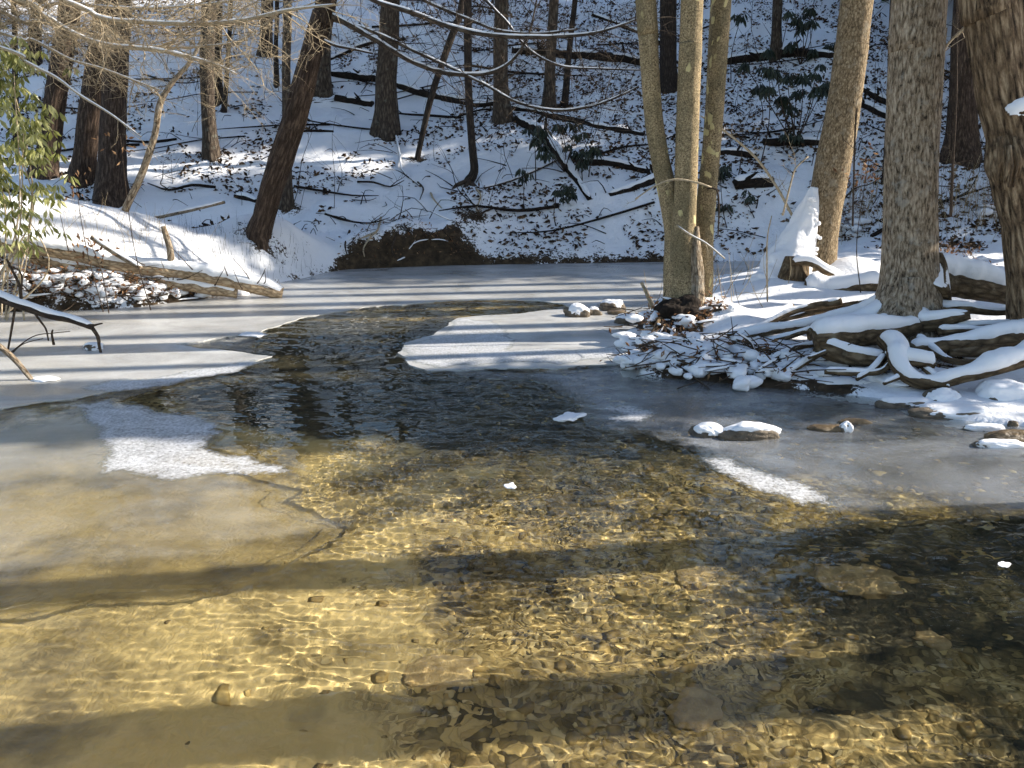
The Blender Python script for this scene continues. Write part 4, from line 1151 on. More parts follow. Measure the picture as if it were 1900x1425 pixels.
for i, (x, y) in enumerate([(13.6, 17.0), (14.6, 21.1), (13.8, 24.0), (15.0, 27.2), (17.2, 15.9), (17.8, 18.2), (17.0, 22.0), (18.4, 25.4), (17.6, 29.4), (21.4, 17.6), (22.0, 23.4), (22.6, 27.0), (24.5, 32.0)]):
    b = np.array([x, y, gz(x, y)])
    t = thing('hemlock_tree', b, 'dark evergreen beyond the right edge that keeps the slope in shade', 'tree', 'evergreens beyond the right edge')
    if trunk_h is None:
        V, F, T = tube([(0, 0, -.5), (0, 0, 6), (0, 0, 16.5)], [.26, .18, .02], 10, 1.0, .05, 5)
        trunk_h = mesh_from('hemlock_trunk', V, F, MAT['bark_hemlock'], T)
    put('trunk', trunk_h, b, t)
    put('crown', HM[i % 2], b, t, .85 if y == 21.1 else rng.uniform(.9, 1.12), i * 1.9)
b = np.array([9.0, 7.2, gz(9.0, 7.2)])
t = thing('hemlock_tree', b, 'young evergreen beyond the right edge that shades the bank roots', 'tree', 'evergreens beyond the right edge')
put('trunk', trunk_h, b, t, .5)
put('crown', HM[0], b, t, .52)

# ------------------------------------------------------------------ fallen logs and branches
def lay(pix, lift=0.45):                      # a path laid on the ground along photo pixels
    out = []
    for u, v, w in pix:
        g = ground(u, v)
        r = px2m(w, g[1], v) / 2
        out.append((*(g + np.array([0, 0, r * lift])), r))
    return out

def log(pts, mat, label, snow=.05, seed=0, name='fallen_log', group=None, gaps=0.15, cat='log', sides=12, width=1.15, twigs=0, rough=.1, stubs=0):
    P = [np.array(p[:3]) for p in pts]; R = [p[3] for p in pts]
    t = thing(name, P[0], label, cat, group)
    o = part('trunk', tube(P, R, sides, .06, rough, seed, 3.0), MAT[mat], t)
    if snow: part('snow', snow_on(P, R, snow, .05, seed, width, gaps, 9), MAT['snow'], t)
    rs = np.random.default_rng(seed)
    C, r = spline(P, R, .1)
    for k in range(stubs):
        i = rs.integers(1, len(C) - 1)
        d = rs.normal(0, 1, 3); d[2] = abs(d[2]) + .4; d /= np.linalg.norm(d)
        part('stub', tube([C[i], C[i] + d * r[i] * 2.2, C[i] + d * r[i] * 3.5], [r[i] * .35, r[i] * .28, r[i] * .12], 6, .05), MAT[mat], t)
    return t

HG = 'fallen logs on the hillside'
HILL_LOGS = [
    ([(596, 138, 13), (650, 146, 15), (700, 152, 16), (760, 170, 14), (830, 186, 13), (885, 193, 10), (935, 202, 8)], 'long dark fallen log behind the stout grey trunk'),
    ([(612, 112, 7), (650, 95, 8), (690, 82, 8), (752, 74, 6)], 'curved dark branch lying above the long fallen log'),
    ([(622, 186, 14), (660, 192, 14), (692, 197, 13)], 'short dark log just left of the stout grey trunk'),
    ([(960, 226, 16), (1000, 250, 22), (1035, 288, 22), (1062, 325, 18), (1094, 372, 9)], 'black log slanting down the slope towards the pool'),
    ([(950, 202, 9), (1040, 222, 13), (1110, 238, 12), (1195, 252, 9)], 'long black log lying above the slanting one'),
    ([(1050, 292, 8), (1080, 304, 16), (1130, 306, 15), (1205, 322, 12)], 'thick black log running right from the slanting one'),
    ([(1130, 364, 8), (1170, 354, 14), (1205, 342, 18), (1232, 325, 16)], 'black log ending behind the left sycamore stem'),
    ([(950, 98, 15), (1040, 106, 20), (1120, 112, 20), (1200, 120, 16)], 'thick dark log behind the bare limbs near the top'),
    ([(1330, 118, 14), (1400, 112, 20), (1470, 104, 20), (1545, 108, 14)], 'dark log below the grey trunk high on the right slope'),
    ([(1415, 268, 16), (1460, 268, 18), (1525, 268, 14)], 'dark log on the ledge left of the leaning tan tree'),
    ([(1330, 285, 10), (1372, 288, 16), (1402, 292, 10)], 'short black log right of the sycamore stems'),
    ([(1362, 348, 22), (1400, 344, 26), (1432, 342, 22)], 'stubby brown log end above the flat snow on the right'),
    ([(1588, 160, 14), (1620, 180, 16), (1655, 198, 14)], 'upper of two snowy logs left of the big rough tree'),
    ([(1590, 192, 14), (1622, 208, 15), (1655, 222, 12)], 'lower of two snowy logs left of the big rough tree'),
    ([(436, 366, 8), (456, 370, 12), (478, 376, 9)], 'small dark log left of the leaning tree foot'),
    ([(1100, 30, 8), (1180, 60, 8), (1240, 88, 7)], 'thin dark log high above the sycamore'),
    ([(820, 186, 8), (880, 198, 12), (930, 192, 10), (960, 182, 6)], 'broken dark log under the upright grey-brown trunk'),
]
for i, (pix, lab) in enumerate(HILL_LOGS):
    log(lay(pix), 'bark_black', lab, .04, 400 + i, group=HG, gaps=.4, stubs=3, width=.85, rough=.2)
log([(*at(252, 411, 12.2), .028), (*at(330, 395, 12.2), .03), (*at(417, 375, 12.2), .022)], 'bark_ash', 'straight pale pole slanting over the snow left of the leaning tree', .012, 450, 'fallen_pole')
log(lay([(898, 352, 4), (950, 338, 5), (1010, 312, 5), (1050, 290, 4)], 1.5), 'twig_dark', 'thin dark branch reaching from the root mound to the slanting log', .012, 451, 'fallen_branch', cat='branch')
log(lay([(735, 255, 4), (742, 290, 4), (748, 320, 4), (780, 348, 3)], 1.5), 'twig_dark', 'thin crooked branch lying below the stout grey trunk', .01, 452, 'fallen_branch', cat='branch')

log([(*at(u, v, 9.9 - .02 * i), px2m(w, 9.9, v) / 2) for i, (u, v, w) in enumerate([(170, 440, 10), (215, 470, 11), (262, 498, 9)])], 'bark_ash', 'short thin stick leaning on the long pale log', .012, 455, 'fallen_branch', cat='branch')
YA = level(522, 552)[1]
PA = [(-120, 438, 30, -.75), (0, 455, 30, -.65), (80, 462, 30, -.55), (150, 474, 29, -.5), (210, 490, 29, -.42), (290, 500, 29, -.35), (360, 508, 29, -.25), (420, 520, 29, -.18), (480, 534, 29, -.08), (524, 545, 27, 0)]
logA = log([(*at(u, v, YA + d), px2m(w * .85, YA, v) / 2) for u, v, w, d in PA], 'bark_log', 'long pale log with a snow crust slanting from the left edge to the ice', .06, 460, gaps=.12, sides=20, width=1.15, rough=.12)
p0 = at(318, 498, YA - .3)
part('stub', tube([p0, at(316, 465, YA - .35), at(309, 440, YA - .38), at(303, 420, YA - .4)], [.045, .04, .036, .03], 10, .04, .1, 3), MAT['bark_ash'], logA)
PBx = [(60, 478, 24, -.5), (110, 490, 26, -.45), (180, 502, 26, -.4), (260, 518, 26, -.32), (330, 527, 25, -.25), (400, 538, 24, -.15), (440, 544, 22, -.1)]
logB = log([(*at(u, v, YA + d - .02), px2m(w * .85, YA, v) / 2) for u, v, w, d in PBx], 'bark_log', 'shorter snow-crusted log lying just under the long pale one', .05, 461, gaps=.15, sides=18, width=1.1, rough=.14)
rs_ = np.random.default_rng(5)
for lg, PP in ((logA, PA), (logB, PBx)):
    for k in range(9):                        # dead twigs and stubs along the logs
        u, v, w, d = PP[rs_.integers(1, len(PP))]
        u += rs_.uniform(-30, 10); v -= 8
        p = at(u, v, YA + d - .1)
        dv = np.array([rs_.normal(.1, .5), rs_.normal(-.2, .3), rs_.uniform(.2, 1)]); dv /= np.linalg.norm(dv)
        part('twig', tube([p, p + dv * .1 + rs_.normal(0, .01, 3), p + dv * rs_.uniform(.15, .5)], [.008, .006, .003], 5, .05), MAT['twig_dark'], lg)

Yf = level(188, 655)[1]
fb = [(-60, 530, 22), (0, 552, 20), (50, 570, 18), (95, 585, 16), (130, 592, 14), (172, 607, 12)]
t = log([(*at(u, v, Yf), px2m(w, Yf, v) / 2) for u, v, w in fb], 'bark_dark', 'snow-lined dead branch reaching from the left edge down to the ice', .016, 470, 'fallen_branch', cat='branch', width=1.0, gaps=.15)
for i, (pp, w) in enumerate([([(170, 606), (182, 625), (184, 640), (188, 657)], 8), ([(168, 606), (180, 602), (190, 600)], 5), ([(60, 574), (72, 592), (85, 610), (90, 632)], 5), ([(40, 565), (36, 530), (22, 500), (12, 480)], 6), ([(38, 560), (40, 510), (24, 495)], 4),
                             ([(30, 560), (20, 620), (12, 660), (0, 690)], 5), ([(100, 640), (96, 620), (98, 612)], 5), ([(12, 660), (60, 625), (100, 618), (130, 615)], 2.5), ([(10, 670), (40, 640), (80, 628)], 2.5)]):
    part('twig', tube([at(u, v, Yf) for u, v in pp], np.linspace(px2m(w, Yf) / 2, px2m(w, Yf) / 3.4, len(pp)), 7, .04, .15, i), MAT['twig_dark'], t)
Yg = level(60, 706)[1]
t = log([(*at(u, v, Yg), px2m(w, Yg, v) / 2) for u, v, w in [(-60, 600, 9), (0, 643, 10), (30, 670, 10), (50, 694, 9), (62, 708, 8)]], 'bark_ash', 'bare stick poking into the ice at the lower left edge', 0, 471, 'fallen_branch', cat='branch')

# ------------------------------------------------------------------ brush piles: sticks, clumps of snow, dead leaves
def leaf_cloud(C, L, rs, droop=0.0, curl=0.35, asp=0.42, dirs=None):
    """n curled leaves: two folded quads each"""
    n = len(C)
    L = np.broadcast_to(np.asarray(L, float), (n,))[:, None]
    d = rs.normal(0, 1, (n, 3)) if dirs is None else dirs
    d[:, 2] -= droop
    d /= np.linalg.norm(d, axis=1)[:, None] + 1e-9
    s = np.cross(d, rs.normal(0, 1, (n, 3))); s /= np.linalg.norm(s, axis=1)[:, None] + 1e-9
    u = np.cross(s, d)
    w = L * asp
    a = C; m = C + d * L * .5 + u * L * curl * .25; e = C + d * L
    V = np.stack([a, m + s * w * .5 - u * w * curl, m, m - s * w * .5 - u * w * curl, e], 1)
    b = (np.arange(n) * 5)[:, None]
    F = np.concatenate([b + [0, 1, 2], b + [1, 4, 2], b + [0, 2, 3], b + [2, 4, 3]])
    V = V.reshape(-1, 3)
    return V, [F], V.copy()

def brush(name, label, spots, nst, nsn, nlf, seed, slen=(.25, .8), srad=(.004, .014), snowr=(.03, .10), mat='stick', leafL=.06, cat='brush', rise=.25, dirx=1.0, tidy=0.25, snowflat=.5):
    """spots: list of (u, v, Y or None) sight lines round which the pile lies"""
    rs = np.random.default_rng(seed)
    B = []
    for s_ in spots:
        u, v = s_[:2]
        B.append(ground(u, v) if len(s_) < 3 or s_[2] is None else at(u, v, s_[2]))
    B = np.array(B)
    t = thing(name, B.mean(0) * [1, 1, 0], label, cat)
    def spot():
        i = rs.integers(0, len(B) - 1)
        f = rs.uniform()
        p = B[i] * (1 - f) + B[i + 1] * f
        return p + rs.normal(0, 1, 3) * [.12, .10, .02]
    for k in range(nst):
        p = spot(); L = rs.uniform(*slen) * rs.uniform(.5, 1)
        d = np.array([rs.normal(0, 1) * dirx, rs.normal(0, .6), rs.normal(0, .16)]); d /= np.linalg.norm(d)
        p[2] = max(p[2], gz(p[0], p[1])) + rs.uniform(0.0, rise) * rs.uniform()
        r = rs.uniform(*srad) * rs.uniform(.5, 1)
        q = p + d * L
        q[2] = max(q[2], 0.005)
        mid = (p + q) / 2 + rs.normal(0, .04 * L, 3)
        o = part('stick', tube([p, mid, q], [r, r * .85, r * .5], 5, L / 4), MAT[mat], t)
        if r > .008 and rs.uniform() < .6:
            part('snow', snow_on([p, mid, q], [r, r * .85, r * .5], r * 1.6, L / 7, k, 1.25, 0, 5), MAT['snow'], o)
    for k in range(nsn):
        p = spot()
        p[2] = max(p[2], gz(p[0], p[1])) + rs.uniform(0, rise * .6) * rs.uniform()
        a = rs.uniform(*snowr)
        part('snow_clump', rock_geo(p, (a * rs.uniform(.9, 1.9), a * rs.uniform(.7, 1.2), a * snowflat), seed * 7 + k, 3, .6, rs.uniform(0, 3), .0), MAT['snow'], t)
    if nlf:
        C = np.array([spot() for _ in range(nlf)])
        C[:, 2] = np.maximum(C[:, 2], [gz(c[0], c[1]) for c in C]) + rs.uniform(0, rise, nlf) * rs.uniform(0, 1, nlf)
        part('leaves', leaf_cloud(C, rs.uniform(.5, 1.3, nlf) * leafL, rs), MAT['leaf_dry'], t, smooth=False, kind='stuff')
    return t

brush('brush_pile', 'tangle of snowy sticks and dead leaves under the two left logs', [(-40, 560), (40, 550), (110, 545), (180, 545), (260, 548), (330, 545), (400, 548), (470, 548)], 120, 60, 900, 51, (.2, .7), (.004, .013), (.03, .09), rise=.22, snowflat=.7)
brush('brush_pile', 'mat of snowy twigs and leaves on the bank behind the left logs', [(-20, 500), (60, 520), (130, 520), (200, 530), (280, 535)], 80, 46, 700, 52, (.2, .7), (.004, .010), (.04, .10), rise=.25)
brush('brush_pile', 'low heap of snowy twigs trailing from the log tip over the ice', [(490, 556, None), (540, 555, None), (590, 552, None), (640, 550, None), (690, 549, None), (742, 547, None)], 26, 34, 110, 53, (.15, .4), (.003, .008), (.03, .085), rise=.10, snowflat=.7)
brush('brush_pile', 'dark tangle of sticks and snow along the shore below the sycamore', [(1195, 682), (1225, 672), (1262, 680), (1300, 688), (1340, 678), (1390, 692), (1440, 700), (1480, 690)], 120, 60, 160, 54, (.2, .6), (.004, .012), (.03, .075), rise=.16, snowflat=.75)
brush('brush_pile', 'sticks and snow piled on the slope of the right bank by the sycamore foot', [(1215, 640), (1245, 648), (1290, 650), (1340, 655), (1400, 660), (1450, 668), (1500, 672)], 100, 44, 120, 55, (.2, .6), (.004, .012), (.035, .085), rise=.16, snowflat=.7)
brush('leaf_heap', 'dark rotten leaves and bark heaped at the front of the sycamore foot', [(1215, 585, 7.85), (1235, 605, 7.75), (1262, 600, 7.75), (1285, 585, 7.85), (1300, 600, 7.8), (1265, 630, 7.6), (1225, 640, 7.5)], 70, 14, 520, 62, (.12, .4), (.005, .02), (.04, .09), rise=.10, snowflat=.8)
brush('brush_pile', 'dark roots, twigs and snow clinging to the cut bank of the far pool', [(640, 470), (680, 440), (720, 415), (760, 420), (800, 440), (840, 455), (870, 470), (780, 470), (700, 480)], 80, 0, 160, 63, (.2, .7), (.004, .012), (.04, .12), rise=.10)
brush('brush_pile', 'dark twigs bristling over the ice from the sycamore point', [(1195, 600), (1200, 630), (1190, 655), (1200, 680)], 60, 14, 60, 56, (.15, .45), (.003, .009), (.04, .10), rise=.28)
brush('brush_pile', 'leafy snow-topped clump right behind the leaning tan tree', [(1552, 440), (1570, 415), (1590, 395), (1575, 450)], 26, 14, 240, 57, (.2, .5), (.003, .007), (.06, .12), rise=.5)
brush('brush_pile', 'brown snow-capped leaf heap right of the big rough tree', [(1745, 470), (1765, 485), (1790, 480), (1800, 505)], 22, 12, 260, 58, (.15, .4), (.004, .012), (.06, .12), rise=.25)
brush('brush_pile', 'snow-topped brown leaves near the burled tree at right', [(1835, 395), (1850, 400), (1875, 405), (1895, 400)], 30, 10, 260, 59, (.2, .6), (.003, .006), (.06, .12), rise=.45)
brush('brush_pile', 'twigs and snow in the hollow under the looping roots', [(1700, 680, 6.3), (1760, 676, 6.35), (1820, 668, 6.35), (1880, 655, 6.35)], 40, 14, 60, 60, (.15, .4), (.003, .009), (.03, .07), rise=.06)
brush('brush_pile', 'sticks jammed under the cut end of the thick root', [(1530, 670), (1570, 678), (1610, 690), (1650, 700)], 44, 24, 30, 61, (.15, .5), (.004, .012), (.05, .12), rise=.12)

# exposed roots hanging from the cut bank of the pool
cr = thing('bank_roots', ground(700, 470), 'pale roots hanging over the dark cut bank of the far pool', 'roots')
for i, pp in enumerate([[(708, 405), (702, 428), (690, 440), (676, 462), (678, 478)], [(700, 432), (680, 440), (668, 445)], [(750, 402), (752, 420), (765, 432)], [(800, 360), (806, 372), (820, 388)], [(884, 352), (892, 366), (884, 392), (896, 388)], [(886, 402), (910, 390), (945, 386)],
                        [(776, 340), (786, 352), (780, 372)], [(735, 440), (728, 465), (735, 480)], [(650, 430), (642, 455), (646, 475)]]):
    part('root', tube([ground(u, v) * [1, 1, 1] + np.array([0, -.07, .02]) for j, (u, v) in enumerate(pp)], np.linspace(.022, .009, len(pp)), 6, .05, .15, i), MAT['twig_tan'] if i in (0, 1, 3, 4) else MAT['twig_dark'], cr)

# ------------------------------------------------------------------ rocks and snow-capped stones
def rock(u, v, w, h, label, seed, snow=.04, mat='rock', d=None, lim=.3, z=0.0, deep=.8, group='rocks in the creek', rot=0.0):
    p = level(u, v, z)
    sx = px2m(w, p[1], v) / 2
    sz = px2m(h, p[1], v) * .75
    g = rock_geo(p + np.array([0, sx * .3, sz * .15]), (sx, sx * deep, sz), seed, 5, .34, rot, .15)
    t = thing('rock', p, label, 'rock', group)
    part('stone', g, MAT[mat], t)
    if snow:
        f = .9 if lim < .5 else .55
        part('snow', rock_geo(p + np.array([sx * .05, sx * .3 + (0 if lim > 0 else -sx * .06), sz * (.62 if lim > .2 else .45)]), (sx * f * (1 if lim > 0 else 1.12), sx * deep * f * (1 if lim > 0 else 1.15), sz * .6 + snow * .6), seed + 50, 5, .36, rot, .05), MAT['snow'], t)
rock(1070, 588, 48, 20, 'small rounded rock with a full snow cap left of the sycamore point', 1)
rock(1100, 585, 34, 14, 'low bare-sided rock right beside the fully capped one', 2, .02, lim=.55)
rock(1136, 576, 46, 18, 'snow-topped rock furthest back near the sycamore point', 3, .04)
rock(1146, 584, 36, 9, 'flat tan rock in front of the furthest snow-topped one', 4, 0, 'rock_wet')
rock(1170, 600, 60, 14, 'broad snow-covered rock nearest the sycamore point', 5, .04)
rock(1316, 808, 64, 18, 'snowy rock at the left end of the pair on the right ice', 6, .03, lim=.35)
rock(1392, 816, 110, 24, 'long snow-covered rock with a dark upstream face on the right ice', 7, .04, lim=.3, deep=.4)
rock(1540, 800, 74, 10, 'flat wet brown rock in the ice right of the long snowy one', 8, 0, 'rock_wet', deep=.4)
rock(1570, 800, 22, 16, 'little snow-tipped stone on the flat wet rock', 9, .03, lim=.0)
rock(1590, 787, 60, 8, 'dark flat slab behind the flat wet rock', 10, 0, 'rock_wet', deep=.4)
rock(1880, 822, 90, 26, 'brown wet rock at the right edge below the snowy bank', 11, 0, 'rock_wet', deep=.5)
rock(1862, 832, 90, 12, 'snowy ledge in front of the brown wet rock at the right edge', 12, .03, lim=-.1, deep=.3)
rock(1828, 800, 70, 9, 'thin snow-covered slab between the bank and the brown wet rock', 13, .03, lim=-.1, deep=.3)
rock(1690, 758, 120, 14, 'long low snow-covered ledge jutting from the right shore', 14, .035, lim=.2, deep=.3)
rock(1752, 752, 64, 30, 'rounded snow hump on the right shore by the low ledge', 15, .06, lim=-.2)
rock(1780, 778, 150, 16, 'snowy shelf along the water below the rounded hump', 16, .04, lim=.15, deep=.35)
rock(1872, 752, 96, 44, 'largest smooth snow-covered boulder at the right edge', 17, .07, lim=-.3, deep=.8)
rock(1700, 742, 60, 12, 'small snow-dusted ledge under the hanging rootlets', 18, .02, lim=.1, deep=.4)
rock(1880, 790, 18, 10, 'little reddish stone at the foot of the large snowy boulder', 19, 0, 'rock_wet')
rock(1600, 712, 60, 26, 'snow-capped rock under the cut root end', 20, .06, lim=-.1)
rock(1505, 712, 110, 26, 'smooth snow hump at the waterline left of the cut root', 21, .06, lim=-.3, deep=.5)
rock(1570, 722, 120, 16, 'low snow shelf at the waterline below the cut root', 22, .05, lim=-.3, deep=.4)
rock(1648, 700, 28, 22, 'small dark rock under the looping root', 23, .01, lim=.7)
rock(430 - 180, 566, 36, 8, 'small snow-covered stone on the ice in front of the left logs', 24, .02)
rock(172, 650, 34, 14, 'snow lump at the tip of the dead branch on the left ice', 25, .03, lim=-.1)
rock(310, 548, 60, 14, 'snowy stone under the lower left log', 26, .04)

def chip(u, v, w, label, seed, h=.3):
    p = level(u, v, .004)
    a = px2m(w, p[1], v) / 2
    single('snow_clump', rock_geo(p + [0, 0, a * h * .3], (a, a * .7, a * h * .4), seed, 4, .8, seed), MAT['snow'], label, 'snow', 'loose snow clumps on the ice')
chip(1053, 776, 58, 'loose snow clump in mid creek by the small frost patch', 1, .25)
chip(948, 903, 26, 'tiny snow clump afloat near the middle of the water', 2)
chip(1862, 1048, 24, 'white snow fleck on the rippled water at the right edge', 4, .2)
chip(470, 622, 46, 'flat snow fleck at the far end of the open water', 6, .15)
chip(80, 705, 46, 'snow crust beside the bare stick at the lower left', 9, .25)

# stones under the water
SUBM = [(1590, 1112, 150, 'pale flat stone under the ripples at the right'), (1282, 1104, 96, 'pale flat stone just below the shadow band'), (1730, 1228, 74, 'golden stone under water at the lower right'),
        (820, 1290, 150, 'wide pale stone on the bed at the lower centre'), (1290, 1345, 120, 'flat brown stone on the bed at the bottom'), (1040, 970, 90, 'flat stone under the water in mid creek')]
for i, (u, v, w, lab) in enumerate(SUBM):
    p = level(u, v, -.2)
    a = px2m(w, p[1], v) / 2
    o = single('submerged_stone', rock_geo((p[0], p[1], gz(p[0], p[1]) - .004), (a, a * .7, .03), 80 + i, 4, .45, i), MAT['rock_bed'], lab, 'stone', 'flat stones on the creek bed')
    o.cycles.is_caustics_receiver = True
rs_ = np.random.default_rng(77)
V0, F0 = ico(1)
n = 3000
cx, cy = rs_.uniform(-4.6, 4.0, n * 2), 1.1 + 8.0 * rs_.uniform(0, 1, n * 2) ** 1.5
ok = (look(S, cx, cy) < -.15) & (cx + 1.5 * rs_.uniform(-1, 1, len(cx)) ** 3 > -.3) & (fbm(cx * .7, cy * .7, 0, 33, 3) + .25 * sm(-2.2, -.2, cx) > .52 + .12 * sm(-1, -2.5, cx))
cx, cy = cx[ok][:n], cy[ok][:n]
n = len(cx)
cz = look(Z, cx, cy)
sz = .010 + .030 * rs_.uniform(0, 1, n) ** 3
jit = V0[None] * (1 + rs_.normal(0, .26, (n, len(V0), 1)))
V = jit * np.stack([sz * rs_.uniform(.8, 1.7, n), sz * rs_.uniform(.7, 1.1, n), sz * rs_.uniform(.15, .35, n)], -1)[:, None]
a = rs_.uniform(0, 6.28, n)[:, None]
V = np.stack([V[..., 0] * np.cos(a) - V[..., 1] * np.sin(a), V[..., 0] * np.sin(a) + V[..., 1] * np.cos(a), V[..., 2]], -1) + np.stack([cx, cy, cz], -1)[:, None]
F = (F0[None] + (np.arange(n) * len(V0))[:, None, None]).reshape(-1, 3)
MAT['gravel'] = mk_simple('creek_gravel', [(0.0, (0.22, 0.165, 0.075)), (0.3, (0.32, 0.225, 0.09)), (0.65, (0.46, 0.32, 0.12)), (0.88, (0.62, 0.46, 0.19)), (1.0, (0.68, 0.54, 0.28))], .7, .3, None, 18)
o = single('creek_gravel', (V.reshape(-1, 3), [F], V.reshape(-1, 3)), MAT['gravel'], 'golden brown gravel and leaves on the bed of the creek', 'gravel', kind='stuff', base=np.zeros(3))
o.cycles.is_caustics_receiver = True

# ------------------------------------------------------------------ fallen leaves on the slope
rs_ = np.random.default_rng(99)
n0 = 120000
lx = rs_.uniform(-17, 20, n0); ly = 12.6 + 20 * rs_.uniform(0, 1, n0) ** 1.25
dens = .5 + (fbm(lx * .55, ly * .55, 0, 65, 3) - .5) * .8 + (fbm(lx * 2.1, ly * 2.1, 0, 75, 3) - .5) * .55
dens = dens + .11 * sm(-2.5, 1.0, lx) - .02
ok = (look(S, lx, ly) > .06) & (dens > rs_.uniform(.505, .575, n0))
lx, ly = lx[ok], ly[ok]
lz = look(Z, lx, ly) + .012
d = np.stack([rs_.normal(0, 1, len(lx)), rs_.normal(0, .7, len(lx)), rs_.normal(0.12, .38, len(lx))], -1)
lv = leaf_cloud(np.stack([lx, ly, lz], -1), .04 + .10 * rs_.uniform(0, 1, len(lx)) ** 1.8, rs_, 0, .6, .5, d)
single('fallen_leaves', lv, MAT['leaf_litter'], 'brown fallen leaves scattered over the snow of the hillside', 'leaves', kind='stuff', smooth=False, base=np.zeros(3))
mb = MB()                                    # twigs littering the slope
for k in range(800):
    x, y = rs_.uniform(-13, 14), 13.3 + 16 * rs_.uniform() ** 1.3
    if look(S, np.array([x]), np.array([y]))[0] < .2: continue
    L = rs_.uniform(.2, 1.1) * rs_.uniform(.4, 1); a = rs_.uniform(0, 6.28)
    q = np.array([x, y, gz(x, y) + .02]); e = np.array([x + L * math.cos(a), y + L * math.sin(a) * .7, 0]); e[2] = gz(e[0], e[1]) + rs_.uniform(.02, .16)
    mb.add(*tube([q, (q + e) / 2 + rs_.normal(0, .05, 3) + [0, 0, .04], e], [rs_.uniform(.005, .014), .007, .004], 4, L / 3))
for k in range(70):
    x, y = rs_.uniform(-12, 13), 13.8 + 14 * rs_.uniform() ** 1.3
    if look(S, np.array([x]), np.array([y]))[0] < .3: continue
    L = rs_.uniform(1.0, 3.2); a = rs_.uniform(-.5, .5) + (math.pi if rs_.uniform() < .5 else 0)
    pts = [np.array([x + L * f * math.cos(a), y + L * f * math.sin(a), 0]) for f in (0, .35, .7, 1)]
    for q_, up_ in zip(pts, (.02, .08, .1, .25)): q_[2] = gz(q_[0], q_[1]) + up_ * rs_.uniform(.3, 1)
    r = rs_.uniform(.012, .035)
    mb.add(*tube(pts, [r, r * .9, r * .7, r * .3], 6, L / 8, .15, k))
    if rs_.uniform() < .6: grow(mb, pts[2], np.array([math.cos(a), math.sin(a), .5]), L * .4, r * .4, 1, rs_, .03, .2, 3, 4)
single('fallen_twigs', mb, MAT['bark_black'], 'dark twigs strewn over the snow between the hillside trees', 'twigs', kind='stuff', base=np.zeros(3))

# saplings and brush standing on the slope
mb = MB()
for k in range(190):
    x, y = rs_.uniform(-11, 13), 14 + 13 * rs_.uniform() ** 1.2
    if look(S, np.array([x]), np.array([y]))[0] < .5: continue
    d = np.array([rs_.normal(0, .35), rs_.normal(0, .3), 1.0]); d /= np.linalg.norm(d)
    grow(mb, (x, y, gz(x, y) - .05), d, rs_.uniform(.5, 1.9), rs_.uniform(.005, .011), 1, rs_, .02, .18, 4, 4)
single('understory_brush', mb, MAT['twig_dark'], 'thin leafless brush standing among the hillside trees', 'brush', kind='stuff', base=np.zeros(3))

# ------------------------------------------------------------------ evergreen shrubs
def whorl(c, L, n, rs, droop=2.2):
    a = np.linspace(0, 2 * np.pi, n, endpoint=False) + rs.uniform(0, 6)
    d = np.stack([np.cos(a) * .6, np.sin(a) * .6, rs.normal(-.05, .2, n)], -1)
    return leaf_cloud(np.array(c, float)[None] + d * L * .3, L * rs.uniform(.75, 1.15, n), rs, droop * .5, .5, .33, d.copy())

def droopy(label, base, tips, seed, L=.2):
    rs = np.random.default_rng(seed)
    g = ground(*base)
    t = thing('rhododendron_shrub', g, label, 'shrub', 'drooping shrubs on the slope')
    for k, (u, v) in enumerate(tips):
        p = at(u, v, g[1] + rs.uniform(-.7, .3))
        h = np.array([p[0] + rs.normal(0, .1), p[1], gz(p[0], p[1])])
        if p[2] < h[2] + .12: p[2] = h[2] + rs.uniform(.15, .3)
        s0 = g if rs.uniform() < .6 else h
        part('stem', tube([s0 - np.array([0, 0, .03]), (s0 + p) / 2 + rs.normal(0, .05, 3), p], [.014, .010, .006], 5, .15), MAT['twig_dark'], t)
        mb = MB()
        mb.add(*whorl(p, L, 9, rs))
        for q in range(2):
            mb.add(*whorl(p + rs.normal(0, .07, 3), L * .9, 7, rs))
        part('leaves', mb, MAT['rhodo_dark'], t, smooth=False, kind='stuff')
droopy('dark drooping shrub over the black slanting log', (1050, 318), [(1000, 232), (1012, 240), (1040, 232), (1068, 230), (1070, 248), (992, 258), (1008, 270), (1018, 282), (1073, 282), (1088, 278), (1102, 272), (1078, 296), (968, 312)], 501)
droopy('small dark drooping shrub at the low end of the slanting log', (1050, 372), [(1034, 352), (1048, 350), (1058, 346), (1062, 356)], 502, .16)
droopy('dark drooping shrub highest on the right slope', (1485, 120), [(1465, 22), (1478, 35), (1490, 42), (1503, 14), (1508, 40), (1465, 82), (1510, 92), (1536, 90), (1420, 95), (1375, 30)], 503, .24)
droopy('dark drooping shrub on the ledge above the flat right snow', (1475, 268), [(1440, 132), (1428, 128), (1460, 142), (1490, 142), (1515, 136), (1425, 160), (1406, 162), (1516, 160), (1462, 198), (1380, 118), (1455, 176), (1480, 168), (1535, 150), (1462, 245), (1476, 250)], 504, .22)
droopy('small drooping shrub left of the leaning tan tree foot', (1345, 350), [(1336, 330), (1340, 345), (1350, 378), (1392, 372)], 505, .18)

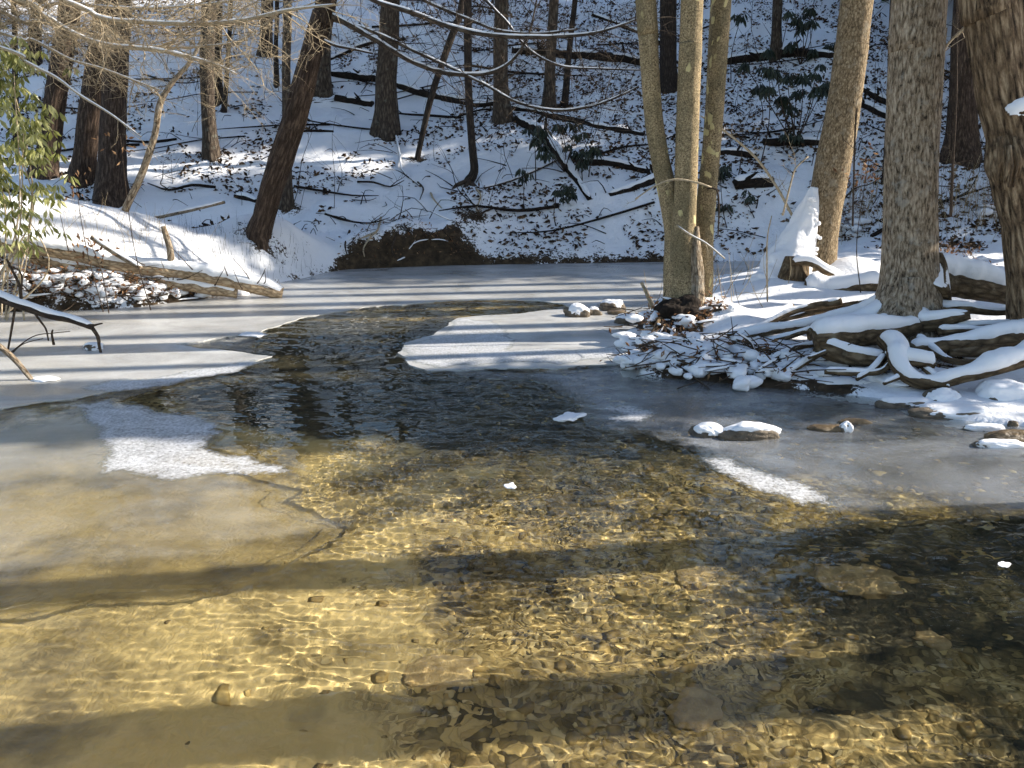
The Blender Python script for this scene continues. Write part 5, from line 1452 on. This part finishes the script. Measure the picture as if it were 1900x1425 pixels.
rs_ = np.random.default_rng(61)              # the sunlit green shrub at the left edge
gb = np.array([-5.55, 9.25, gz(-5.55, 9.25)])
t_rh = thing('rhododendron_shrub', gb, 'sunlit green broad-leaved shrub at the left edge', 'shrub')
for k in range(27):
    v = 60 + 385 * (k + .5) / 27
    wmax = 0 + 64 * min(1, max(0, (v - 60) / 200)) ** .8
    u = rs_.uniform(-110, wmax)
    if k % 6 == 0: u = wmax * rs_.uniform(.7, 1.0)
    p = at(u, v + rs_.uniform(-20, 20), 8.9 + rs_.uniform(-.3, .6))
    if k % 3 == 0: part('stem', tube([gb + rs_.normal(-.25, .2, 3) * [1, 1, 0], (gb + p) / 2 + rs_.normal(0, .12, 3), p], [.012, .009, .005], 6, .15), MAT['twig_tan'], t_rh)
    mb = MB()
    for q in range(15):
        c = p + rs_.normal(0, 1, 3) * [.17, .15, .19]
        mb.add(*whorl(c, .12, 5, rs_, 1.8))
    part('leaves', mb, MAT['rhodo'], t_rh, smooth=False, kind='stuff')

# ------------------------------------------------------------------ dry stems, saplings, dead leaves still hanging
def stems(name, label, spots, n, H, r, seed, mat, lean=.2, spread=.3):
    rs = np.random.default_rng(seed)
    mb = MB()
    for k in range(n):
        u, v = spots[rs.integers(len(spots))]
        g = ground(u + rs.normal(0, 10), v + rs.normal(0, 6))
        g = g + np.array([rs.normal(0, spread), rs.normal(0, spread), 0]); g[2] = gz(g[0], g[1]) - .02
        if g[2] < 0: continue
        h = H * rs.uniform(.4, 1.2)
        d = np.array([rs.normal(0, lean), rs.normal(0, lean), 1])
        q = g + d * h
        mb.add(*tube([g, (g + q) / 2 + rs.normal(0, .06 * h, 3), q], [r, r * .8, r * .4], 4, h / 4))
    return single(name, mb, MAT[mat], label, 'stems', kind='stuff', base=np.zeros(3))
stems('dry_grass', 'fine dry stems poking from the snow of the left shore', [(400, 460), (440, 470), (480, 475), (520, 485), (555, 495), (350, 450)], 260, .22, .0016, 1, 'twig_dark', .12, .3)
stems('dry_grass', 'straw-coloured dry stems behind the big trees on the right', [(1760, 395), (1800, 400), (1840, 400), (1880, 400), (1600, 395), (1630, 400), (1740, 390), (1900, 410)], 260, .75, .0035, 2, 'straw', .22, .4)
stems('dry_grass', 'tan weeds and vines on the left bank below the green shrub', [(120, 440), (180, 450), (60, 470), (240, 440), (300, 460), (20, 480)], 150, .38, .0022, 3, 'straw', .35, .3)
stems('dry_grass', 'pale thin stems around the foot of the sycamore', [(1340, 500), (1380, 520), (1420, 500), (1320, 540), (1225, 560), (1360, 560)], 60, .5, .0035, 4, 'straw', .25, .25)

def sapling(label, pix, Y, mat, seed, tw=6, tl=.3, snow=0.0):
    b = at(pix[0][0], pix[0][1], Y); b[2] = min(b[2], gz(b[0], b[1]))
    t = thing('sapling', b, label, 'sapling')
    pts = LP(pix, Y)
    limb(t, pts, MAT[mat], snow, tw, tl, seed, .003, 6, .05, name='stem')
sapling('thin pale sapling arching from the snow right of the sycamore', [(1470, 400, 7), (1440, 345, 6), (1400, 290, 6), (1340, 240, 5), (1300, 215, 3)], 10.2, 'twig_tan', 601, 12)
sapling('forked thin sapling left of the snow-plastered trunk', [(1452, 400, 5), (1470, 330, 4), (1478, 310, 4), (1500, 290, 3)], 9.9, 'twig_tan', 602, 5)
sapling('slim straight stem in front of the snow-plastered root', [(1424, 560, 4), (1423, 500, 4), (1424, 440, 3), (1432, 400, 2.5)], 8.4, 'twig_tan', 603, 2)
sapling('slender dark sapling right of the big rough tree', [(1764, 402, 8), (1768, 300, 7), (1774, 180, 6), (1776, 0, 5), (1778, -60, 4)], 8.8, 'twig_dark', 604, 10, .4)
sapling('bare twiggy sapling close to the burled tree', [(1742, 110, 6), (1760, 80, 6), (1790, 50, 6), (1806, 30, 5)], 7.2, 'twig_tan', 605, 16, .35)
sapling('short stake standing in the ice left of the sycamore', [(1212, 575, 9), (1202, 550, 8), (1190, 524, 7)], 8.6, 'twig_tan', 606, 0)
sapling('thin twiggy sapling between leaning tan tree and big rough tree', [(1582, 420, 5), (1584, 340, 4), (1586, 260, 4), (1590, 200, 3)], 8.9, 'twig_dark', 607, 10, .35)
rs_ = np.random.default_rng(8)
for i, (u, v, Y, n, lab) in enumerate([(1610, 315, 9.0, 60, 'rusty dead leaves hanging left of the big rough tree'), (165, 455, 9.2, 40, 'rusty dead leaves on twigs above the left logs'), (140, 340, 9.3, 16, 'few brown leaves hanging before the three left trunks'), (225, 268, 9.4, 16, 'brown leaf tuft on twigs before the thickest left trunk')]):
    c = at(u, v, Y)
    t = thing('dead_leaf_spray', [c[0], c[1], gz(c[0], c[1])], lab, 'dead leaves')
    b = np.array([c[0] + .1, c[1] + .05, gz(c[0], c[1])])
    part('stem', tube([b, (b + c) / 2 + rs_.normal(0, .06, 3), c + [0, 0, .1]], [.007, .005, .003], 5, .1), MAT['twig_dark'], t)
    C = c + rs_.normal(0, 1, (n, 3)) * [.12, .1, .10]
    part('leaves', leaf_cloud(C, .07, rs_, .8), MAT['leaf_dry'], t, smooth=False, kind='stuff')
